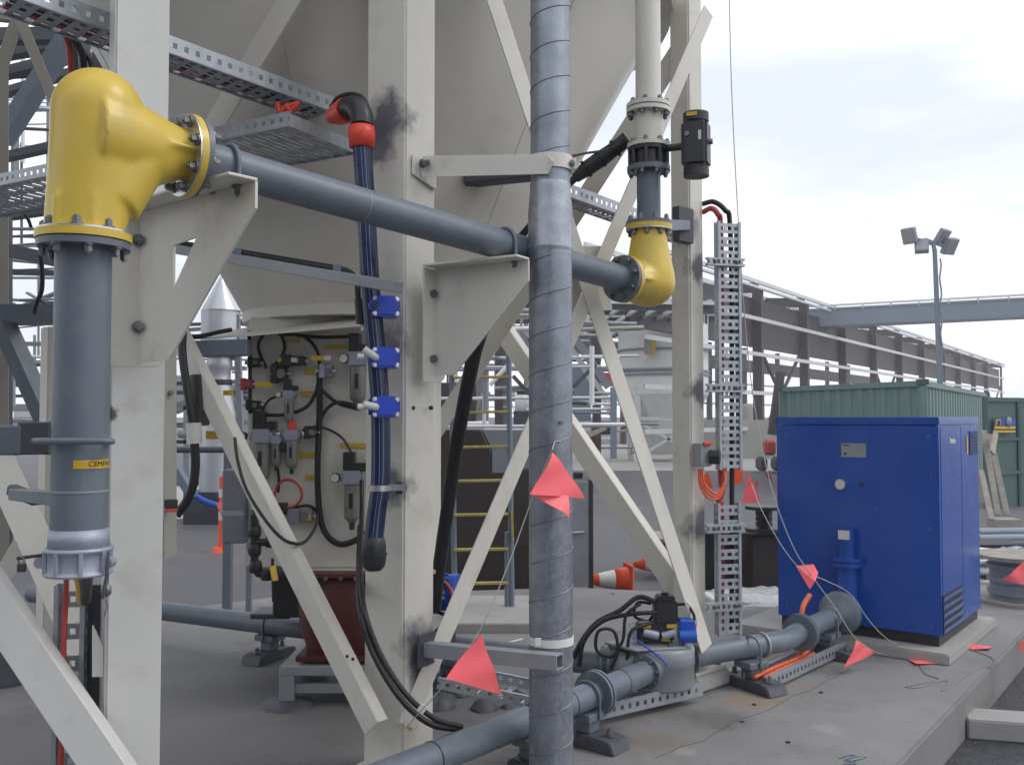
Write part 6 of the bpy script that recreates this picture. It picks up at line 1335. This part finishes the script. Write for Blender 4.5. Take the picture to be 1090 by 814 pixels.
for a in ((-60, 70, 110, 40, 13, 9), (-60, 95, 110, 52, 14, 10), (-60, 118, 110, 68, 15, 7), (-60, 40, 110, 38, 12, 14), (-60, 182, 120, 142, 15, 8), (-60, 240, 120, 214, 15, 8), (-60, 252, 120, 290, 12, 13), (-60, 288, 120, 292, 16, 5)): lbeam(*a)
lbeam(-60, 268, 120, 284, 14, 7, 'lgrey'); lbeam(-60, 58, 110, 57, 13.5, 4, 'purlin', 'purlin'); lbeam(-40, 107, 110, 122, 18, 3, 'purlin', 'purlin')
for px, d in ((104, 12.6), (103, 14.6), (100, 17.5), (98, 21), (-62, 12.6), (-62, 14.6), (-62, 18), (-62, 22)):
    b = gp_(px, d); mb = MB(); mb.box(b + Z * 3.6, .2, .2, 7.2); mb.build('column', M['steel'], lf)
lbeam(-420, 338, 66, 335, 6.6, 20, 'grey', 'tie_beam')
b = gp_(-400, 6.6); mb = MB(); mb.box(b + Z * 1.15, .14, .14, 2.3); mb.build('column', M['grey'], lf)
lbeam(4, 345, 50, 447, 6.5, 13, 'grey', 'diagonal'); lbeam(73, 40, 2, 150, 8, 13, 'steelb', 'diagonal')
lbeam(7, 225, 7, 580, 13, 5, 'steel', 'pole'); lbeam(92, 60, 92, 215, 18, 3, 'slate', 'pole'); lbeam(16, 130, 16, 200, 18, 3, 'slate', 'pole'); lbeam(84, 20, 86, 80, 6.5, 9, 'steel', 'pole')
for x0, y0, x1, y1 in ((8, 332, 60, 312), (20, 326, 110, 318), (0, 318, 110, 326), (30, 312, 60, 330), (45, 330, 110, 309)): lbeam(x0, y0, x1, y1, 20, 2.2, 'slate', 'truss')
lbeam(-60, 366, 66, 366, 20, 4, 'slate'); lbeam(-60, 390, 66, 386, 22, 6, 'steel'); lbeam(-60, 408, 66, 410, 22, 5, 'steel'); lbeam(-60, 422, 66, 421, 21, 3, 'rust'); lbeam(-60, 434, 66, 434, 20, 8, 'lgrey'); lbeam(-60, 446, 66, 450, 19, 5, 'slate')
for x0 in (-30, -8): lbeam(x0, 60, x0, 554, 16, 10, 'steel', 'pole')
for x0, y0, x1, y1, d, hp, m in ((186, 352, 216, 350, 18, 3, 'slate'), (186, 372, 216, 372, 19, 2, 'purlin'), (186, 408, 216, 408, 18, 4, 'steel'), (186, 436, 200, 430, 18, 10, 'slate'), (186, 470, 200, 470, 18, 4, 'steel'), (240, 392, 262, 392, 20, 4, 'slate'), (244, 318, 258, 336, 20, 3, 'purlin'), (246, 342, 262, 344, 19, 6, 'rust'), (243, 360, 300, 352, 20, 3, 'purlin'), (240, 420, 265, 424, 20, 5, 'steel'), (240, 450, 265, 450, 20, 4, 'slate'), (200, 432, 200, 520, 18, 6, 'lgrey'), (188, 500, 206, 530, 15, 8, 'steelb')): lbeam(x0, y0, x1, y1, d, hp, m)
for k in range(34):
    d = rw_.uniform(15, 34); mb = MB(); m = rw_.choice(['purlin', 'slate', 'steel', 'steel', 'lgrey'])
    if k % 4: y = rw_.uniform(60, 460); mb.tube([P(-60, y + rw_.uniform(-14, 14), d), P(112 if y < 340 else 60, y, d)], rw_.uniform(.02, .05), 6)
    else: x = rw_.uniform(-20, 52); y = rw_.uniform(60, 400); mb.tube([P(x, y, d), P(x, y + 110, d)], rw_.uniform(.03, .06), 6)
    mb.build('rail', M[m], lf)
for k in range(14):
    d = rw_.uniform(15, 30); mb = MB(); y = rw_.uniform(340, 520); mb.tube([P(183, y, d), P(270, y + rw_.uniform(-4, 4), d)], rw_.uniform(.02, .06), 6); mb.build('rail', M[rw_.choice(['purlin', 'slate', 'steel'])], lf)
ir = thing('support_tower', 'pair of cream inverted V members under the cable ladder at the top left corner', 'steel tower', P(10, 60, 7.5))
for x0, y0, x1, y1, wd in ((20, 18, -6, 92, .105), (20, 18, 56, 104, .085), (2, 60, 2, 682, .10), (-30, 10, 28, 16, .12)):
    mb = MB(); mb.angle(P(x0, y0, 7.5), P(x1, y1, 7.5), wd, V((.2, -1, 0)), .01, .06); mb.build('member', M['tan'], ir, bev=.002)
for lab, pts, r in (('black cable drooping from the slotted tray at the left', [P(16, 212, 6.2), P(22, 222, 6.2), P(30, 234, 6.2), P(33, 242, 6.2)], .012), ('black cable hanging in a curve beside the grey downpipe', [P(43, 270, 6.2), P(45, 292, 6.2), P(44, 310, 6.2), P(38, 325, 6.2), P(36, 334, 6.2)], .016)):
    cable('hanging_cable', lab, pts, r, 'black')
mb = MB(); q = P(8, 222, 6.2); mb.lathe(q - Z * .06, Z, [(0, 0), (.02, .01), (.026, .05), (.014, .09), (.006, .12), (0, .12)], 14); tag(mb.build('pendant', M['bplast'], origin=q), 'small dark pendant fitting under the slotted tray at the left edge', 'pendant')
for lab, pts, r, m in (('black cables dropping from the upper cable ladder behind the yellow bend', [P(60, 25, 3.75), P(78, 40, 3.85), P(88, 60, 3.9), P(90, 95, 3.95)], .013, 'black'), ('second black cable dropping behind the yellow bend', [P(70, 22, 3.75), P(82, 48, 3.9), P(96, 66, 3.95), P(100, 95, 3.95)], .012, 'black'), ('red cable dropping behind the yellow bend', [P(66, 30, 3.8), P(74, 52, 3.9), P(76, 95, 3.95)], .012, 'redc')):
    cable('hanging_cable', lab, pts, r, m)
cable('cable_tie', 'red cord looped under the end of the upper cable ladder', [P(295, 109, 4.28), P(298, 120, 4.28), P(306, 112, 4.28), P(308, 119, 4.28), P(317, 110, 4.28), P(300, 117, 4.28)], .013, 'redp')
# vertical tray with red cable at the lower left
a_, b_ = P(60, 830, 3.55), P(60, 622, 3.55); a_.x, a_.y = b_.x, b_.y
tray('cable_ladder', 'vertical cable ladder below the hose coupling at the lower left', a_, b_, V((.105, .02, 0)), .055, .11, up=V((.18, -1, 0)), rung_w=.06, group='cable ladder at the left', slot=.06, parts=True)
mb = MB(); mb.box((P(98, 622, 3.6) + P(98, 830, 3.6)) / 2, .07, .012, (P(98, 622, 3.6) - P(98, 830, 3.6)).z); tag(mb.build('ladder_cover', M['steel'], bev=.003, origin=P(98, 730, 3.6)), 'dark folded cover strip beside the lower left cable ladder', 'cover strip')
cable('ladder_cable', 'red cable running down the lower left cable ladder from the coupling', [P(71, 600, 3.3), P(70, 640, 3.48), P(68, 680, 3.48), P(67, 740, 3.48), P(64, 830, 3.48)], .0095, 'redc')
cable('ladder_cable', 'yellow cable showing just below the hose coupling', [P(80, 606, 3.1), P(83, 618, 3.2), P(86, 640, 3.38)], .012, 'ytag')
cable('ladder_cable', 'black cable showing just below the hose coupling', [P(90, 606, 3.1), P(90, 618, 3.2), P(90, 640, 3.38)], .016, 'black')
cable('ladder_cable', 'black cable with pale stripe below the right side of the coupling', [P(97, 606, 3.1), P(95, 618, 3.2), P(93, 640, 3.38)], .012, 'black')
tg_ = MB(); tg_.tube([P(116, 600, 2.72), P(114, 616, 2.72), P(113, 622, 2.72)], .004, 8); tg_.lathe(P(114, 628, 2.72), Z, [(0, -.02), (.012, -.01), (.012, .01), (0, .02)], 10); tg_.tube([P(112, 632, 2.72), P(114, 645, 2.72), P(111, 655, 2.72)], .002, 6)
tag(tg_.build('safety_pin', M['bolt'], origin=P(114, 626, 2.72)), 'safety clip hanging on wire at the right of the coupling', 'clip')
q = G(5, 725); mb = MB(); mb.lathe(q, Z, [(.16, 0), (.15, .05), (.09, .11), (.09, .2), (0, .2)], 16); tag(mb.build('base_casting', M['dsteel'], origin=q), 'dark round base casting on the slab at the left frame edge', 'base')
mb = MB(); q = G(25, 676); mb.cyl(q + V((-.3, .05, .06)), q + V((.4, -.03, .06)), .05, n=16); tag(mb.build('pipe_length', M['lgrey'], origin=q), 'short pale pipe lying on the slab edge behind the lower left braces', 'pipe')
mb = MB(); a_, b_ = gp_(192, 15), gp_(245, 15); mb.tube(spline([P(200, 520, 15), P(215, 532, 15), P(240, 540, 15), P(262, 542, 15)]), .05, 8); tag(mb.build('lay_flat_hose', M['blue2'], origin=P(220, 532, 15)), 'blue hose lying across the yard behind the left leg', 'hose')
for k, (x, y, w_, h_, d, m, lab) in enumerate(((40, 441, 26, 8, 24, 'whites', 'white vehicle roof glimpsed left of the downpipe'), (192, 415, 10, 30, 24, 'slate', 'grey block glimpsed right of the left leg'), (252, 440, 12, 60, 26, 'slate', 'grey plant block glimpsed left of the cream panel'))):
    mbx(x, y, d, w_, h_, 1.2, m, 'plant_block', lab, 'plant')

hzm = bpy.data.materials.new('thin haze'); hzm.use_nodes = True; _t = hzm.node_tree; _t.nodes.clear()
_o = _t.nodes.new('ShaderNodeOutputMaterial'); _v = _t.nodes.new('ShaderNodeVolumePrincipled'); _v.inputs['Color'].default_value = (.93, .94, .98, 1); _v.inputs['Density'].default_value = .0022; _v.inputs['Anisotropy'].default_value = .2
_t.links.new(_o.inputs['Volume'], _v.outputs['Volume'])
mb = MB(); mb.box((10, 45, 8.5), 130, 125, 19.5); kind(mb.build('haze', hzm), 'stuff')

for o in list(sc.objects):
    if '_w' in o: del o['_w']
